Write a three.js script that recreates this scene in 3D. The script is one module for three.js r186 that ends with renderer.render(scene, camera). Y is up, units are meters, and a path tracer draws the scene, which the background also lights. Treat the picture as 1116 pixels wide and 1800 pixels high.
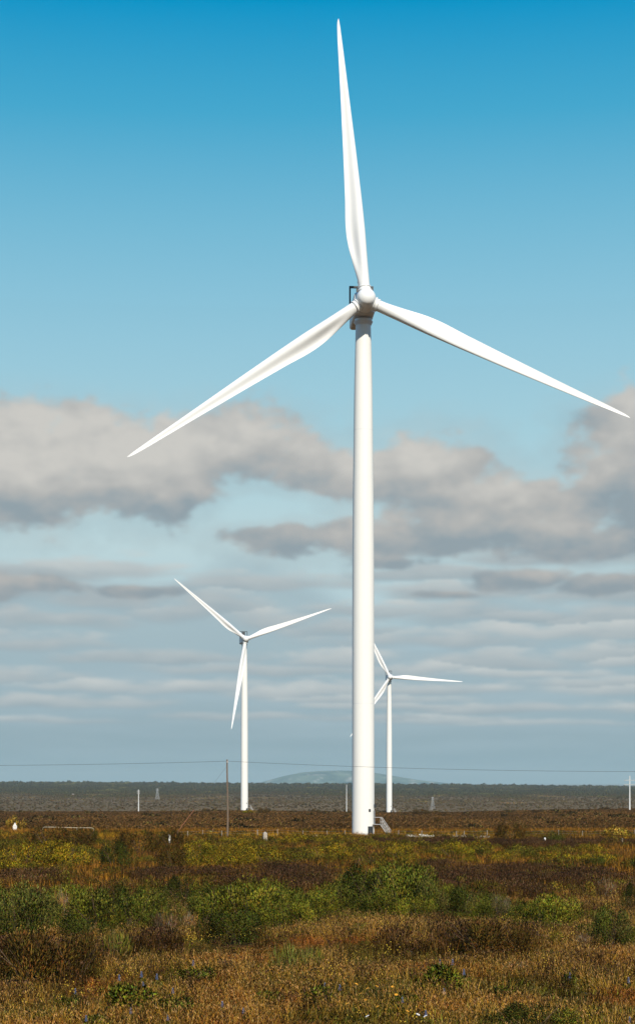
import * as THREE from 'three';
import { mergeGeometries } from 'three/addons/utils/BufferGeometryUtils.js';
import { RoundedBoxGeometry } from 'three/addons/geometries/RoundedBoxGeometry.js';

// ------------------------------------------------------------------ camera, sky, sun, exposure
const F = 3000, EYE = 7.8, PW = 1116, PH = 1800, CX = 558, HY = 1380;   // focal length in photo pixels, eye height in metres, horizon row
const scene = new THREE.Scene();
const camera = new THREE.PerspectiveCamera(2 * Math.atan(PH / 2 / F) * 180 / Math.PI, PW / PH, 0.5, 60000);
camera.setViewOffset(PW, PH, 0, PH / 2 - HY, PW, PH);                    // a level camera with a risen lens: towers stay vertical
camera.position.set(0, EYE, 0);
camera.lookAt(0, EYE, -100);
scene.add(camera);
const renderer = new THREE.WebGLRenderer({ antialias: true });
renderer.setSize(634, 1024);
renderer.shadowMap.enabled = true;
renderer.toneMapping = THREE.LinearToneMapping;
renderer.toneMappingExposure = 1.0;

const SUN_AZ = 13 * Math.PI / 180, SUN_EL = 37 * Math.PI / 180;         // behind the camera, to its right
const sunDir = new THREE.Vector3(Math.sin(SUN_AZ) * Math.cos(SUN_EL), Math.sin(SUN_EL), Math.cos(SUN_AZ) * Math.cos(SUN_EL));
const sun = new THREE.DirectionalLight(new THREE.Color().setRGB(1.0, 0.925, 0.80), 4.8);
sun.name = 'sun';
sun.position.copy(sunDir).multiplyScalar(400).add(new THREE.Vector3(0, 0, -180));
sun.target.position.set(0, 0, -180);
sun.castShadow = true;
sun.shadow.mapSize.set(4096, 4096);
Object.assign(sun.shadow.camera, { left: -160, right: 160, top: 160, bottom: -160, near: 1, far: 900 });
scene.add(sun, sun.target);

// small maths
function rng(seed) { let a = seed >>> 0; return () => { a = (a + 0x6D2B79F5) | 0; let t = Math.imul(a ^ (a >>> 15), 1 | a); t = (t + Math.imul(t ^ (t >>> 7), 61 | t)) ^ t; return ((t ^ (t >>> 14)) >>> 0) / 4294967296; }; }
const sstep = (a, b, x) => { const t = Math.min(1, Math.max(0, (x - a) / (b - a))); return t * t * (3 - 2 * t); };
const lerp = (a, b, t) => a + (b - a) * t;
const clamp = (x, a, b) => Math.min(b, Math.max(a, x));
const toLin = (c) => (c /= 255, c <= 0.04045 ? c / 12.92 : Math.pow((c + 0.055) / 1.055, 2.4));
function curve(pts) { return (x) => { if (x <= pts[0][0]) return pts[0][1]; for (let i = 1; i < pts.length; i++) if (x <= pts[i][0]) { const [x0, y0] = pts[i - 1], [x1, y1] = pts[i]; return lerp(y0, y1, (x - x0) / (x1 - x0)); } return pts[pts.length - 1][1]; }; }
const PERM = new Uint8Array(512); { const r = rng(77); const p = [...Array(256).keys()]; for (let i = 255; i > 0; i--) { const j = Math.floor(r() * (i + 1)); [p[i], p[j]] = [p[j], p[i]]; } for (let i = 0; i < 512; i++) PERM[i] = p[i & 255]; }
const GR = [[1, 1, 0], [-1, 1, 0], [1, -1, 0], [-1, -1, 0], [1, 0, 1], [-1, 0, 1], [1, 0, -1], [-1, 0, -1], [0, 1, 1], [0, -1, 1], [0, 1, -1], [0, -1, -1]];
function noise(x, y, z = 0) {
  const X = Math.floor(x), Y = Math.floor(y), Z = Math.floor(z); x -= X; y -= Y; z -= Z;
  const u = x * x * x * (x * (x * 6 - 15) + 10), v = y * y * y * (y * (y * 6 - 15) + 10), w = z * z * z * (z * (z * 6 - 15) + 10);
  const h = (a, b, c, dx, dy, dz) => { const g = GR[PERM[PERM[PERM[(X + a) & 255] + ((Y + b) & 255)] + ((Z + c) & 255)] % 12]; return g[0] * dx + g[1] * dy + g[2] * dz; };
  return lerp(lerp(lerp(h(0, 0, 0, x, y, z), h(1, 0, 0, x - 1, y, z), u), lerp(h(0, 1, 0, x, y - 1, z), h(1, 1, 0, x - 1, y - 1, z), u), v),
    lerp(lerp(h(0, 0, 1, x, y, z - 1), h(1, 0, 1, x - 1, y, z - 1), u), lerp(h(0, 1, 1, x, y - 1, z - 1), h(1, 1, 1, x - 1, y - 1, z - 1), u), v), w);
}
const fbm = (x, y, z, o) => { let s = 0, a = 0.5; for (let i = 0; i < o; i++) { s += a * noise(x, y, z); x = x * 2.03 + 11.3; y = y * 2.03 + 5.7; z = z * 2.03 + 3.1; a *= 0.5; } return s; };

// The sky: air and clouds by direction. az = 0 is straight ahead; heights are kept as Y (rows of a 3000-unit focal length, 1380 at the horizon).
const GRAD = [[-2500, [0, 96, 178]], [-900, [0, 118, 192]], [-250, [0, 136, 192]], [0, [0, 147, 198]], [200, [68, 166, 205]], [400, [116, 184, 212]], [600, [147, 198, 218]], [760, [165, 206, 219]], [880, [180, 211, 219]], [960, [189, 214, 219]], [1060, [182, 207, 214]], [1200, [163, 189, 199]], [1300, [140, 169, 180]], [1380, [136, 168, 180]]].map(([y, c]) => [y, c.map(toLin)]);
function gradient(Y) { let i = 1; while (i < GRAD.length - 1 && Y > GRAD[i][0]) i++; const [y0, a] = GRAD[i - 1], [y1, b] = GRAD[i], t = clamp((Y - y0) / (y1 - y0), 0, 1); return [0, 1, 2].map((k) => lerp(a[k], b[k], t)); }
const BLOBS = [   // heaps of the cumulus bank: X, Y, half width, half height
  [-60, 830, 150, 110], [60, 815, 140, 105], [180, 805, 150, 95], [300, 815, 150, 85], [430, 790, 120, 84], [540, 815, 120, 66], [10, 870, 130, 70], [180, 870, 150, 50], [320, 880, 90, 44], [240, 850, 160, 70],
  [690, 840, 120, 70], [770, 850, 120, 90], [870, 895, 115, 72], [620, 850, 90, 60], [510, 938, 118, 44], [600, 945, 90, 44], [660, 948, 140, 46], [800, 935, 140, 42], [950, 945, 160, 42], [1080, 960, 120, 38],
  [1100, 760, 90, 95], [1060, 850, 100, 85], [1140, 900, 120, 95], [1000, 905, 90, 62], [680, 988, 90, 16], [950, 872, 60, 34],
  [70, 1030, 110, 20], [-20, 1035, 90, 26], [240, 1040, 80, 14], [930, 1022, 130, 24], [1070, 1032, 130, 24], [800, 1046, 70, 9]];
{ const r = rng(5);   // the same bank goes on all the way round
  for (let X = 1260; X < 1260 + 17600; X += 95) { const s = 0.6 + 0.5 * r(), big = r() < 0.8; BLOBS.push([X + 60 * r(), (big ? 835 : 1000) + 90 * (r() - 0.5), 140 * s, (big ? 88 : 26) * s]); } }
const CIRC = 2 * Math.PI * F, CELL = 100, NC = Math.ceil(CIRC / CELL), cells = Array.from({ length: NC }, () => []);
BLOBS.forEach((b) => { for (let c = Math.floor((b[0] - b[2] * 1.6) / CELL); c <= Math.floor((b[0] + b[2] * 1.6) / CELL); c++) cells[((c % NC) + NC) % NC].push(b); });
const CLOUD = { hi: [205, 202, 196].map(toLin), mid: [179, 179, 177].map(toLin), lo: [144, 158, 166].map(toLin), band: [137, 158, 169].map(toLin), bandHi: [200, 205, 204].map(toLin), sheet: [156, 177, 186].map(toLin) };
const flats = Array.from({ length: NC }, () => []);
{ const r = rng(8), rows = [[1004, 22, 150, 0.55, 0.9], [1036, 26, 140, 0.8, 0.95], [1078, 24, 170, 0.9, 0.85], [1116, 24, 190, 0.9, 1.0], [1150, 21, 170, 0.9, 0.85], [1182, 18, 180, 0.85, 0.9], [1212, 16, 170, 0.85, 1.0], [1240, 13, 180, 0.8, 0.85], [1266, 10, 170, 0.65, 0.8]];
  for (const [y, h, w, fill, lit] of rows) for (let X = -6500; X < CIRC - 6500; X += w * 0.85) { if (r() > fill * 0.8) { r(); continue; } const b = [X + w * 0.6 * r(), y + h * 1.6 * (r() - 0.5), w * (0.7 + 1.1 * r()), h * (0.75 + 0.8 * r()), lit * (0.65 + 0.5 * r())]; if (b[1] < 1020 && b[0] > 180 && b[0] < 720) continue; for (let c = Math.floor((b[0] - b[2] * 1.5) / CELL); c <= Math.floor((b[0] + b[2] * 1.5) / CELL); c++) flats[((c % NC) + NC) % NC].push(b); } }
function skyColor(X, Y, el) {
  const c = gradient(Y);
  const th = X / F, R = F, nx = Math.sin(th) * R, nz = Math.cos(th) * R;     // noise on a cylinder, so that it closes behind
  if (Y > 560 && Y <= 1400) {
    const wx = 34 * noise(nx / 90, Y / 60, nz / 90), wy = 26 * noise(nx / 80 + 9, Y / 55, nz / 80);
    let f = -1, lit = 0;
    for (const b of cells[((Math.floor(X / CELL) % NC) + NC) % NC]) {
      let dx = X - b[0]; dx -= CIRC * Math.round(dx / CIRC);
      const d = 1 - Math.hypot((dx + wx) / b[2], (Y + wy * Math.min(1, b[3] / 60) - b[1]) / b[3]);
      if (d > f) f = d;
      lit += Math.exp(-3.2 * ((dx / b[2]) ** 2 + ((Y - b[1] + b[3] * 0.45) / b[3]) ** 2)) * (b[3] > 50 ? 1 : 0.8);
    }
    const big = fbm(nx / 130, Y / 75, nz / 130, 6), fine = fbm(nx / 45, Y / 32, nz / 45, 5);
    const hole = Math.exp(-(((X - 462) / 110) ** 2 + ((Y - 893) / 26) ** 2)) * 1.1;
    const mic = fbm(nx / 17, Y / 12, nz / 17, 3); f += 0.12 + big * 0.62 + fine * 0.44 + mic * 0.2 - hole - 0.18 * sstep(960, 1040, X) * (1 - sstep(1250, 1400, X)) * (1 - sstep(740, 860, Y));
    let a = sstep(-0.10, 0.50, f) * 0.96; a = Math.max(a, 0.22 * sstep(-0.75, 0.1, f) * sstep(640, 760, Y));
    // light on the heaps: brighter towards their tops and where the billows face the sun
    const em = fbm((nx + 6) / 95, (Y - 11) / 62, nz / 95 + 7, 4) - fbm((nx - 6) / 95, (Y + 11) / 62, nz / 95 + 7, 4);
    let s = clamp(lit, 0, 1.1) * 0.5 + 0.2 + em * 0.6 + big * 0.22 + Math.max(-0.14, (850 - Y) / 560);
    s += 0.10 * Math.exp(-(((X - 60) / 200) ** 2 + ((Y - 810) / 90) ** 2));
    s -= 0.42 * Math.exp(-(((X - 1100) / 75) ** 2 + ((Y - 895) / 60) ** 2)) + 0.22 * Math.exp(-(((X - 1060) / 90) ** 2 + ((Y - 760) / 80) ** 2)) + 0.3 * Math.exp(-(((X - 310) / 90) ** 2 + ((Y - 900) / 24) ** 2)) + 0.15 * Math.exp(-(((X - 800) / 70) ** 2 + ((Y - 890) / 25) ** 2));
    s = clamp(s + mic * 0.12, 0, 1);
    const k = s < 0.5 ? [0, 1, 2].map((i) => lerp(CLOUD.lo[i], CLOUD.mid[i], s * 2)) : [0, 1, 2].map((i) => lerp(CLOUD.mid[i], CLOUD.hi[i], s * 2 - 1));
    // the layered sheets lower down: a thin grey sheet with rows of flat cloudlets, lit above and dark beneath
    if (Y > 965) {
      const st = fbm(nx / 420, Y / 40, nz / 420, 5), st2 = fbm(nx / 70 + 4, Y / 16, nz / 70, 4), w2 = 9 * noise(nx / 110, Y / 60, nz / 110 + 3) + 5 * st2;
      const sheet = clamp(sstep(1010, 1080, Y + 110 * noise(nx / 260, 1, nz / 260)) * (0.8 + 0.7 * st) * (1 - 0.75 * sstep(1250, 1375, Y)), 0, 0.95) * 0.85;
      for (let i = 0; i < 3; i++) c[i] = lerp(c[i], CLOUD.sheet[i] * (1 + 0.25 * st), sheet);
      let fl = -1, tl = 0;
      for (const b of flats[((Math.floor(X / CELL) % NC) + NC) % NC]) {
        let dx = X - b[0]; dx -= CIRC * Math.round(dx / CIRC);
        const yy = Y + w2 * b[3] / 22 - b[1], d = 1 - Math.hypot(dx / b[2], yy / (yy > 0 ? b[3] * 0.7 : b[3])) + st2 * 0.55 + 0.4 * noise(nx / 150, Y / 30, nz / 150);
        if (d > fl) { fl = d; tl = clamp(0.5 - 0.55 * yy / b[3], 0, 1) * b[4]; }
      }
      const al = sstep(-0.05, 0.75, fl) * 0.9 * (1 - 0.7 * sstep(1230, 1350, Y)), v = clamp(tl * 1.1 + st2 * 0.35 + 0.1, 0, 1);
      for (let i = 0; i < 3; i++) c[i] = lerp(c[i], lerp(CLOUD.band[i], CLOUD.bandHi[i], v), al);
    }
    a *= 1 - sstep(1060, 1110, Y);
    for (let i = 0; i < 3; i++) c[i] = lerp(c[i], k[i], a);
  }
  return c;
}
{
  const W = 4096, H = 3072, data = new Float32Array(W * H * 4);
  for (let row = 0; row < H; row++) {
    const el = ((row + 0.5) / H - 0.5) * Math.PI, o = row * W * 4;
    const Y = el > 0 ? HY - F * Math.tan(Math.min(el, 1.2)) : HY;
    if (el < 0 || Y < 540) {   // no clouds here: one colour along the row
      const c = el < 0 ? (el < -0.05 ? [0.09, 0.06, 0.03] : gradient(HY)) : gradient(Y);
      for (let col = 0; col < W; col++) { const k = o + col * 4, v = 1 + (Y < 540 ? 0.012 * Math.sin((col / W) * 2 * Math.PI) : 0); data[k] = c[0] * v; data[k + 1] = c[1] * v; data[k + 2] = c[2] * v; data[k + 3] = 1; }
    } else for (let col = 0; col < W; col++) {
      // u = 0.5 looks along +x; straight ahead (-z) lies at u = 0.25
      let az = ((col + 0.5) / W - 0.25) * 2 * Math.PI; if (az > Math.PI) az -= 2 * Math.PI;
      const c = skyColor(CX + az * F, Y, el), k = o + col * 4;
      data[k] = c[0]; data[k + 1] = c[1]; data[k + 2] = c[2]; data[k + 3] = 1;
    }
  }
  const t = new THREE.DataTexture(data, W, H, THREE.RGBAFormat, THREE.FloatType);
  t.mapping = THREE.EquirectangularReflectionMapping; t.magFilter = THREE.LinearFilter; t.minFilter = THREE.LinearFilter; t.wrapS = THREE.RepeatWrapping; t.needsUpdate = true;
  scene.background = t; scene.environment = t;
}
scene.fog = new THREE.FogExp2(new THREE.Color().setRGB(0.58, 0.70, 0.70), 3.0e-5);

// ------------------------------------------------------------------ helpers
const used = new Map();
function numbered(n) { const k = (used.get(n) ?? 0); used.set(n, k + 1); return k ? n + '_' + String(k).padStart(3, '0') : n; }
function tag(o, label, category, group, kind) { if (label) o.userData.label = label; if (category) o.userData.category = category; if (group) o.userData.group = group; if (kind) o.userData.kind = kind; return o; }
function thing(name, label, category, pos = [0, 0, 0], turn = 0, group) { const o = new THREE.Group(); o.name = numbered(name); o.position.set(...pos); o.rotation.y = turn; scene.add(o); return tag(o, label, category, group); }
function mesh(name, geo, mat, parent, pos) { const m = new THREE.Mesh(geo, mat); m.name = name; m.castShadow = m.receiveShadow = true; if (pos) m.position.set(...pos); parent.add(m); return m; }
function bar(a, b, r0, r1 = r0, seg = 8) { const A = new THREE.Vector3(...a), B = new THREE.Vector3(...b), d = B.clone().sub(A), g = new THREE.CylinderGeometry(r1, r0, d.length(), seg); g.applyQuaternion(new THREE.Quaternion().setFromUnitVectors(new THREE.Vector3(0, 1, 0), d.clone().normalize())); const c = A.add(B).multiplyScalar(0.5); return g.translate(c.x, c.y, c.z); }
const box = (w, h, d, x, y, z) => new THREE.BoxGeometry(w, h, d).translate(x, y, z);
const merge = (list) => mergeGeometries(list.map((g) => g.index ? g.toNonIndexed() : g));
const rgb = (r, g, b) => new THREE.Color().setRGB(r, g, b);
const std = (c, roughness = 0.8, extra = {}) => new THREE.MeshPhysicalMaterial({ color: c, roughness, ...extra });

// ------------------------------------------------------------------ the ground
const crestPx = curve([[-700, 1426], [0, 1428], [250, 1427.5], [430, 1426], [560, 1427.5], [684, 1429.2], [800, 1428.5], [950, 1425], [1116, 1422.5], [1800, 1422]]);
const ridgePx = curve([[-700, 1375], [0, 1377], [200, 1377.5], [400, 1379], [560, 1380], [760, 1381], [900, 1382.5], [1116, 1385], [1800, 1387]]);
const D0 = 255, DC = 1002;
const hpx = (px, d) => EYE - (px - HY) * d / F;                           // height of the ray through row px at depth d
const MOUND = [[-33.7, -788, 1.2, 26]];
function gh(x, z) {
  const r = Math.hypot(x, z), d = z < 0 ? Math.max(-z, r * 0.9) : r, X = clamp(CX + F * x / d, -700, 1800), cp = crestPx(X);
  let y;
  if (z > 0 && r < 5000) y = 0;
  else if (d <= D0) y = 0;
  else if (d <= DC) { const B = (1471.8 - cp) / (1 / D0 - 1 / DC), A = 1471.8 - B / D0; y = hpx(A + B / d, d); }
  else if (d < 1800) { const t = (d - DC) / (1800 - DC); y = lerp(hpx(cp, DC), hpx(cp + 1, 1800), t) - 9 * Math.sin(Math.PI * t); }
  else if (d < 7500) { const t = (d - 1800) / 5700; y = hpx(lerp(cp + 1, ridgePx(X), Math.pow(t, 0.62)), d); }
  else y = hpx(ridgePx(X), 7500) - (d - 7500) * 0.012;
  if (z > 0) y *= 0.2;
  for (const [mx, mz, h, w] of MOUND) y += h * Math.exp(-(((x - mx) ** 2 + (z - mz) ** 2) / (w * w)));
  if (d < 1100) y += 0.14 * noise(x / 9, z / 11, 2) * sstep(15, 50, d) + 0.22 * noise(x / 31, z / 31, 8) * sstep(300, 420, d);
  else y += 1.1 * noise(x / 160, z / 260, 4) * sstep(1800, 2600, d);
  return y;
}
function hit(px, py) { for (let d = 30; d < 1100; d *= 1.002) { const x = d * (px - CX) / F; if (hpx(py, d) <= gh(x, -d)) return [x, gh(x, -d), -d]; } const d = DC * 0.97, x = d * (px - CX) / F; return [x, gh(x, -d), -d]; }
function atD(px, d) { const x = d * (px - CX) / F; return [x, gh(x, -d), -d]; }

function noiseTexture(size, metres, seed, fn, srgb) {
  const d = new Uint8Array(size * size * 4), T = 2 * Math.PI;
  for (let j = 0; j < size; j++) for (let i = 0; i < size; i++) { const c = fn(i / size, j / size, i, j), k = (j * size + i) * 4; d[k] = clamp(c[0], 0, 255); d[k + 1] = clamp(c[1], 0, 255); d[k + 2] = clamp(c[2], 0, 255); d[k + 3] = 255; }
  const t = new THREE.DataTexture(d, size, size); t.wrapS = t.wrapT = THREE.RepeatWrapping; t.magFilter = THREE.LinearFilter; t.generateMipmaps = true; t.minFilter = THREE.LinearMipmapLinearFilter; if (srgb) t.colorSpace = THREE.SRGBColorSpace; t.repeat.set(1 / metres, 1 / metres); t.needsUpdate = true; return t;
}
// blends two shifted copies so that the tile closes
const tileN = (u, v, k, o, z) => { const f = (a, b) => fbm(a * k, b * k, z, o), s = u, t = v; return lerp(lerp(f(u, v), f(u - 1, v), s), lerp(f(u, v - 1), f(u - 1, v - 1), s), t); };
{
  const tex = noiseTexture(512, 7, 1, (u, v) => { const n = tileN(u, v, 9, 5, 1), m = tileN(u, v, 40, 3, 6), s = 190 + n * 190 + m * 130; return [s, s * 0.97, s * 0.93]; }, true);
  const rings = [2, 10, 20, 28], radii = rings.slice(); let r = 33; while (r < 14500) { radii.push(r); r *= r < 1100 ? 1.016 : r < 7700 ? 1.022 : 1.1; } radii.push(14500);
  const ang = []; for (let a = -180; a < -22; a += 6) ang.push(a); for (let a = -22; a < 22; a += 0.3) ang.push(a); for (let a = 22; a < 180; a += 6) ang.push(a);
  const pos = [0, gh(0, 0), 0], col = [0.1, 0.06, 0.03], uv = [0, 0], idx = [], n = ang.length;
  for (const R of radii) for (const a of ang) {
    const t = a * Math.PI / 180, x = R * Math.sin(t), z = -R * Math.cos(t), y = gh(x, z); pos.push(x, y, z); uv.push(x, z);
    let c;
    const d = Math.max(-z, R * 0.9), n1 = fbm(x / 22, z / 30, 1, 4), n2 = fbm(x / 400, z / 900, 2, 4);
    if (d < 225) c = [0.21 + n1 * 0.10, 0.112 + n1 * 0.06, 0.040 + n1 * 0.02];
    else if (d < 1010) { const m = fbm(x / 30, z / 140, 5, 4); c = [0.24 + m * 0.14, 0.122 + m * 0.08, 0.034 + m * 0.02]; }
    else { const t2 = sstep(4300, 5600, d + n2 * 2600), y2 = fbm(x / 260, z / 1500, 12, 4); c = [lerp(0.27, 0.15, t2) + y2 * 0.12, lerp(0.195, 0.14, t2) + y2 * 0.08, lerp(0.105, 0.065, t2) + y2 * 0.04]; }
    col.push(...c.map((v) => Math.max(0.01, v)));
  }
  for (let k = 0; k < n; k++) idx.push(0, 1 + (k + 1) % n, 1 + k);
  for (let i = 0; i < radii.length - 1; i++) for (let k = 0; k < n; k++) { const a = 1 + i * n + k, b = 1 + i * n + (k + 1) % n, c = a + n, e = b + n; idx.push(a, b, c, b, e, c); }
  const g = new THREE.BufferGeometry(); g.setAttribute('position', new THREE.Float32BufferAttribute(pos, 3)); g.setAttribute('color', new THREE.Float32BufferAttribute(col, 3)); g.setAttribute('uv', new THREE.Float32BufferAttribute(uv, 2)); g.setIndex(idx); g.computeVertexNormals();
  const m = mesh('ground', g, new THREE.MeshPhysicalMaterial({ vertexColors: true, map: tex, roughness: 1, specularIntensity: 0.1, side: THREE.DoubleSide, bumpMap: tex, bumpScale: 0.12 }), scene);
  tag(m, 'broad brown shrubland plain that falls away and rises again to a far ridge', 'ground', null, 'structure');
}
// the far hill
{
  const D = 19000, W = 90, H = 40, x0 = (430 - CX) * D / F, x1 = (850 - CX) * D / F, prof = curve([[425, 1390], [450, 1378], [475, 1371], [500, 1364], [530, 1358], [560, 1355.5], [600, 1354.5], [625, 1355], [650, 1357], [680, 1362], [710, 1367], [740, 1371.5], [780, 1376], [820, 1380], [850, 1388]]);
  const pos = [], col = [], idx = [];
  for (let j = 0; j <= H; j++) for (let i = 0; i <= W; i++) {
    const px = lerp(420, 855, i / W), t = j / H * 2 - 1, x = (px - CX) * D / F, top = hpx(prof(px), D), base = hpx(1396, D);
    const s = Math.pow(Math.cos(t * Math.PI / 2), 0.9), rough = 9 * fbm(x / 190, t * 3, 4, 4) * Math.min(1, (top - base) / 80);
    pos.push(x + 60 * t, base + (top - base) * s + rough * s * (1 - s * s) * 3, -D - t * 1500);
    const n = fbm(x / 260, t * 4, 9, 5), sc = sstep(0.16, 0.3, fbm(x / 110 + 5, t * 9, 2, 4)); col.push(lerp(0.11 + n * 0.2, 0.44, sc * 0.65), lerp(0.175 + n * 0.2, 0.42, sc * 0.65), lerp(0.15 + n * 0.12, 0.36, sc * 0.65));
  }
  for (let j = 0; j < H; j++) for (let i = 0; i < W; i++) { const a = j * (W + 1) + i, b = a + 1, c = a + W + 1, d = c + 1; idx.push(a, b, c, b, d, c); }
  const g = new THREE.BufferGeometry(); g.setAttribute('position', new THREE.Float32BufferAttribute(pos, 3)); g.setAttribute('color', new THREE.Float32BufferAttribute(col, 3)); g.setIndex(idx); g.computeVertexNormals();
  const m = mesh('hill', g, new THREE.MeshPhysicalMaterial({ vertexColors: true, roughness: 1, specularIntensity: 0.1, side: THREE.DoubleSide }), scene);
  tag(m, 'long low hazy blue-green hill on the horizon behind the large turbine', 'hill', null, 'structure');
}

// ------------------------------------------------------------------ wind turbines
const weather = noiseTexture(512, 1, 3, (u, v) => { const n = tileN(u, v, 6, 5, 3), st = tileN(u, v * 0.15, 40, 3, 8), s = 251 + n * 9 + st * 6; return [s, s * 0.995, s * 0.98]; }, true);
const towerTex = weather.clone(); towerTex.repeat.set(1, 1);
const white = new THREE.MeshPhysicalMaterial({ color: rgb(0.88, 0.87, 0.84), roughness: 0.5, map: towerTex, specularIntensity: 0.5 });
const bladeMat = new THREE.MeshPhysicalMaterial({ color: rgb(0.80, 0.795, 0.775), roughness: 0.42, specularIntensity: 0.5, side: THREE.DoubleSide });
const hubMat = std(rgb(0.82, 0.815, 0.795), 0.45);
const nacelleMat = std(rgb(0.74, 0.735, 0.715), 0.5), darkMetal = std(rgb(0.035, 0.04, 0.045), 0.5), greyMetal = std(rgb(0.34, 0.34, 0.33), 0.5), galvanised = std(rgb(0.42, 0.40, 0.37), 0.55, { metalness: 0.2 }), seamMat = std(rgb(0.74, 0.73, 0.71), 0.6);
const RB = 42.6;
function bladeGeometry() {
  const chord = curve([[0, 1.62], [0.035, 1.62], [0.065, 1.66], [0.10, 1.95], [0.14, 2.25], [0.19, 2.65], [0.235, 2.84], [0.28, 2.80], [0.36, 2.46], [0.45, 2.16], [0.53, 1.90], [0.62, 1.6], [0.706, 1.31], [0.8, 1.02], [0.88, 0.78], [0.94, 0.58], [0.975, 0.4], [0.992, 0.22], [1, 0.05]]);
  const lead = curve([[0, 0.81], [0.06, 0.81], [0.14, 0.84], [0.245, 0.93], [0.36, 0.88], [0.53, 0.72], [0.7, 0.5], [0.88, 0.27], [0.97, 0.13], [1, 0.02]]);
  const thick = curve([[0, 1], [0.05, 1], [0.1, 0.8], [0.15, 0.58], [0.22, 0.42], [0.32, 0.32], [0.5, 0.25], [0.8, 0.19], [1, 0.16]]);
  const twist = curve([[0, 16], [0.2, 13], [0.35, 8], [0.55, 4], [0.8, 1], [1, -1]]);
  const smoothC = (f, t) => (f(clamp(t - 0.02, 0, 1)) + 2 * f(t) + f(clamp(t + 0.02, 0, 1))) / 4;
  const NS = 110, NP = 44, pos = [], idx = [];
  for (let i = 0; i <= NS; i++) {
    const q = i / NS, t = 0.02 + 0.98 * (1 - Math.pow(1 - q, 1.35)), c = t > 0.96 ? chord(t) : smoothC(chord, t), le = t > 0.96 ? lead(t) : smoothC(lead, t), th = smoothC(thick, t) * c, s = sstep(0.045, 0.23, t), tw = smoothC(twist, t) * Math.PI / 180;
    for (let k = 0; k < NP; k++) {
      const a = k / NP * 2 * Math.PI, x = 0.5 - 0.5 * Math.cos(a), up = Math.sin(a) >= 0;   // upper = downwind (suction) side
      const cz = 0.5 * Math.sin(a);
      const f = 5 * (0.2969 * Math.sqrt(x) - 0.126 * x - 0.3516 * x * x + 0.2843 * x ** 3 - 0.1036 * x ** 4);
      const camber = 0.035 * (x < 0.4 ? (0.8 * x - x * x) / 0.16 : (0.2 + 0.8 * x - x * x) / 0.36);
      const az = up ? f * th / c * 1.05 + camber : -f * th / c * (1.05 - 1.25 * sstep(0.3, 0.8, x)) + camber;
      const zz = lerp(cz * th / c * 1.0, az, s) * c, xx = le - x * c;
      const X = xx * Math.cos(tw) + zz * Math.sin(tw), Z = -zz * Math.cos(tw) + xx * Math.sin(tw);
      const bend = 0.9 * t * t;                                     // tips curve a little upwind
      pos.push(X, t * RB, Z + bend);
    }
  }
  for (let i = 0; i < NS; i++) for (let k = 0; k < NP; k++) { const a = i * NP + k, b = i * NP + (k + 1) % NP, c = a + NP, d = b + NP; idx.push(a, c, b, b, c, d); }
  const g = new THREE.BufferGeometry(); g.setAttribute('position', new THREE.Float32BufferAttribute(pos, 3)); g.setIndex(idx); g.computeVertexNormals(); return g;
}
const TILT = 0.09, CONE = 0.02, OVER = 4.2;
function poseRotor(t, phases) {
  let k = 0;
  for (const c of t.children) if (c.name === 'blade') { c.rotation.set(0, 0, 0); c.quaternion.setFromEuler(new THREE.Euler(-TILT, 0, 0)).multiply(new THREE.Quaternion().setFromEuler(new THREE.Euler(0, 0, -phases[k++]))).multiply(new THREE.Quaternion().setFromEuler(new THREE.Euler(CONE, 0, 0))); }
}
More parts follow.
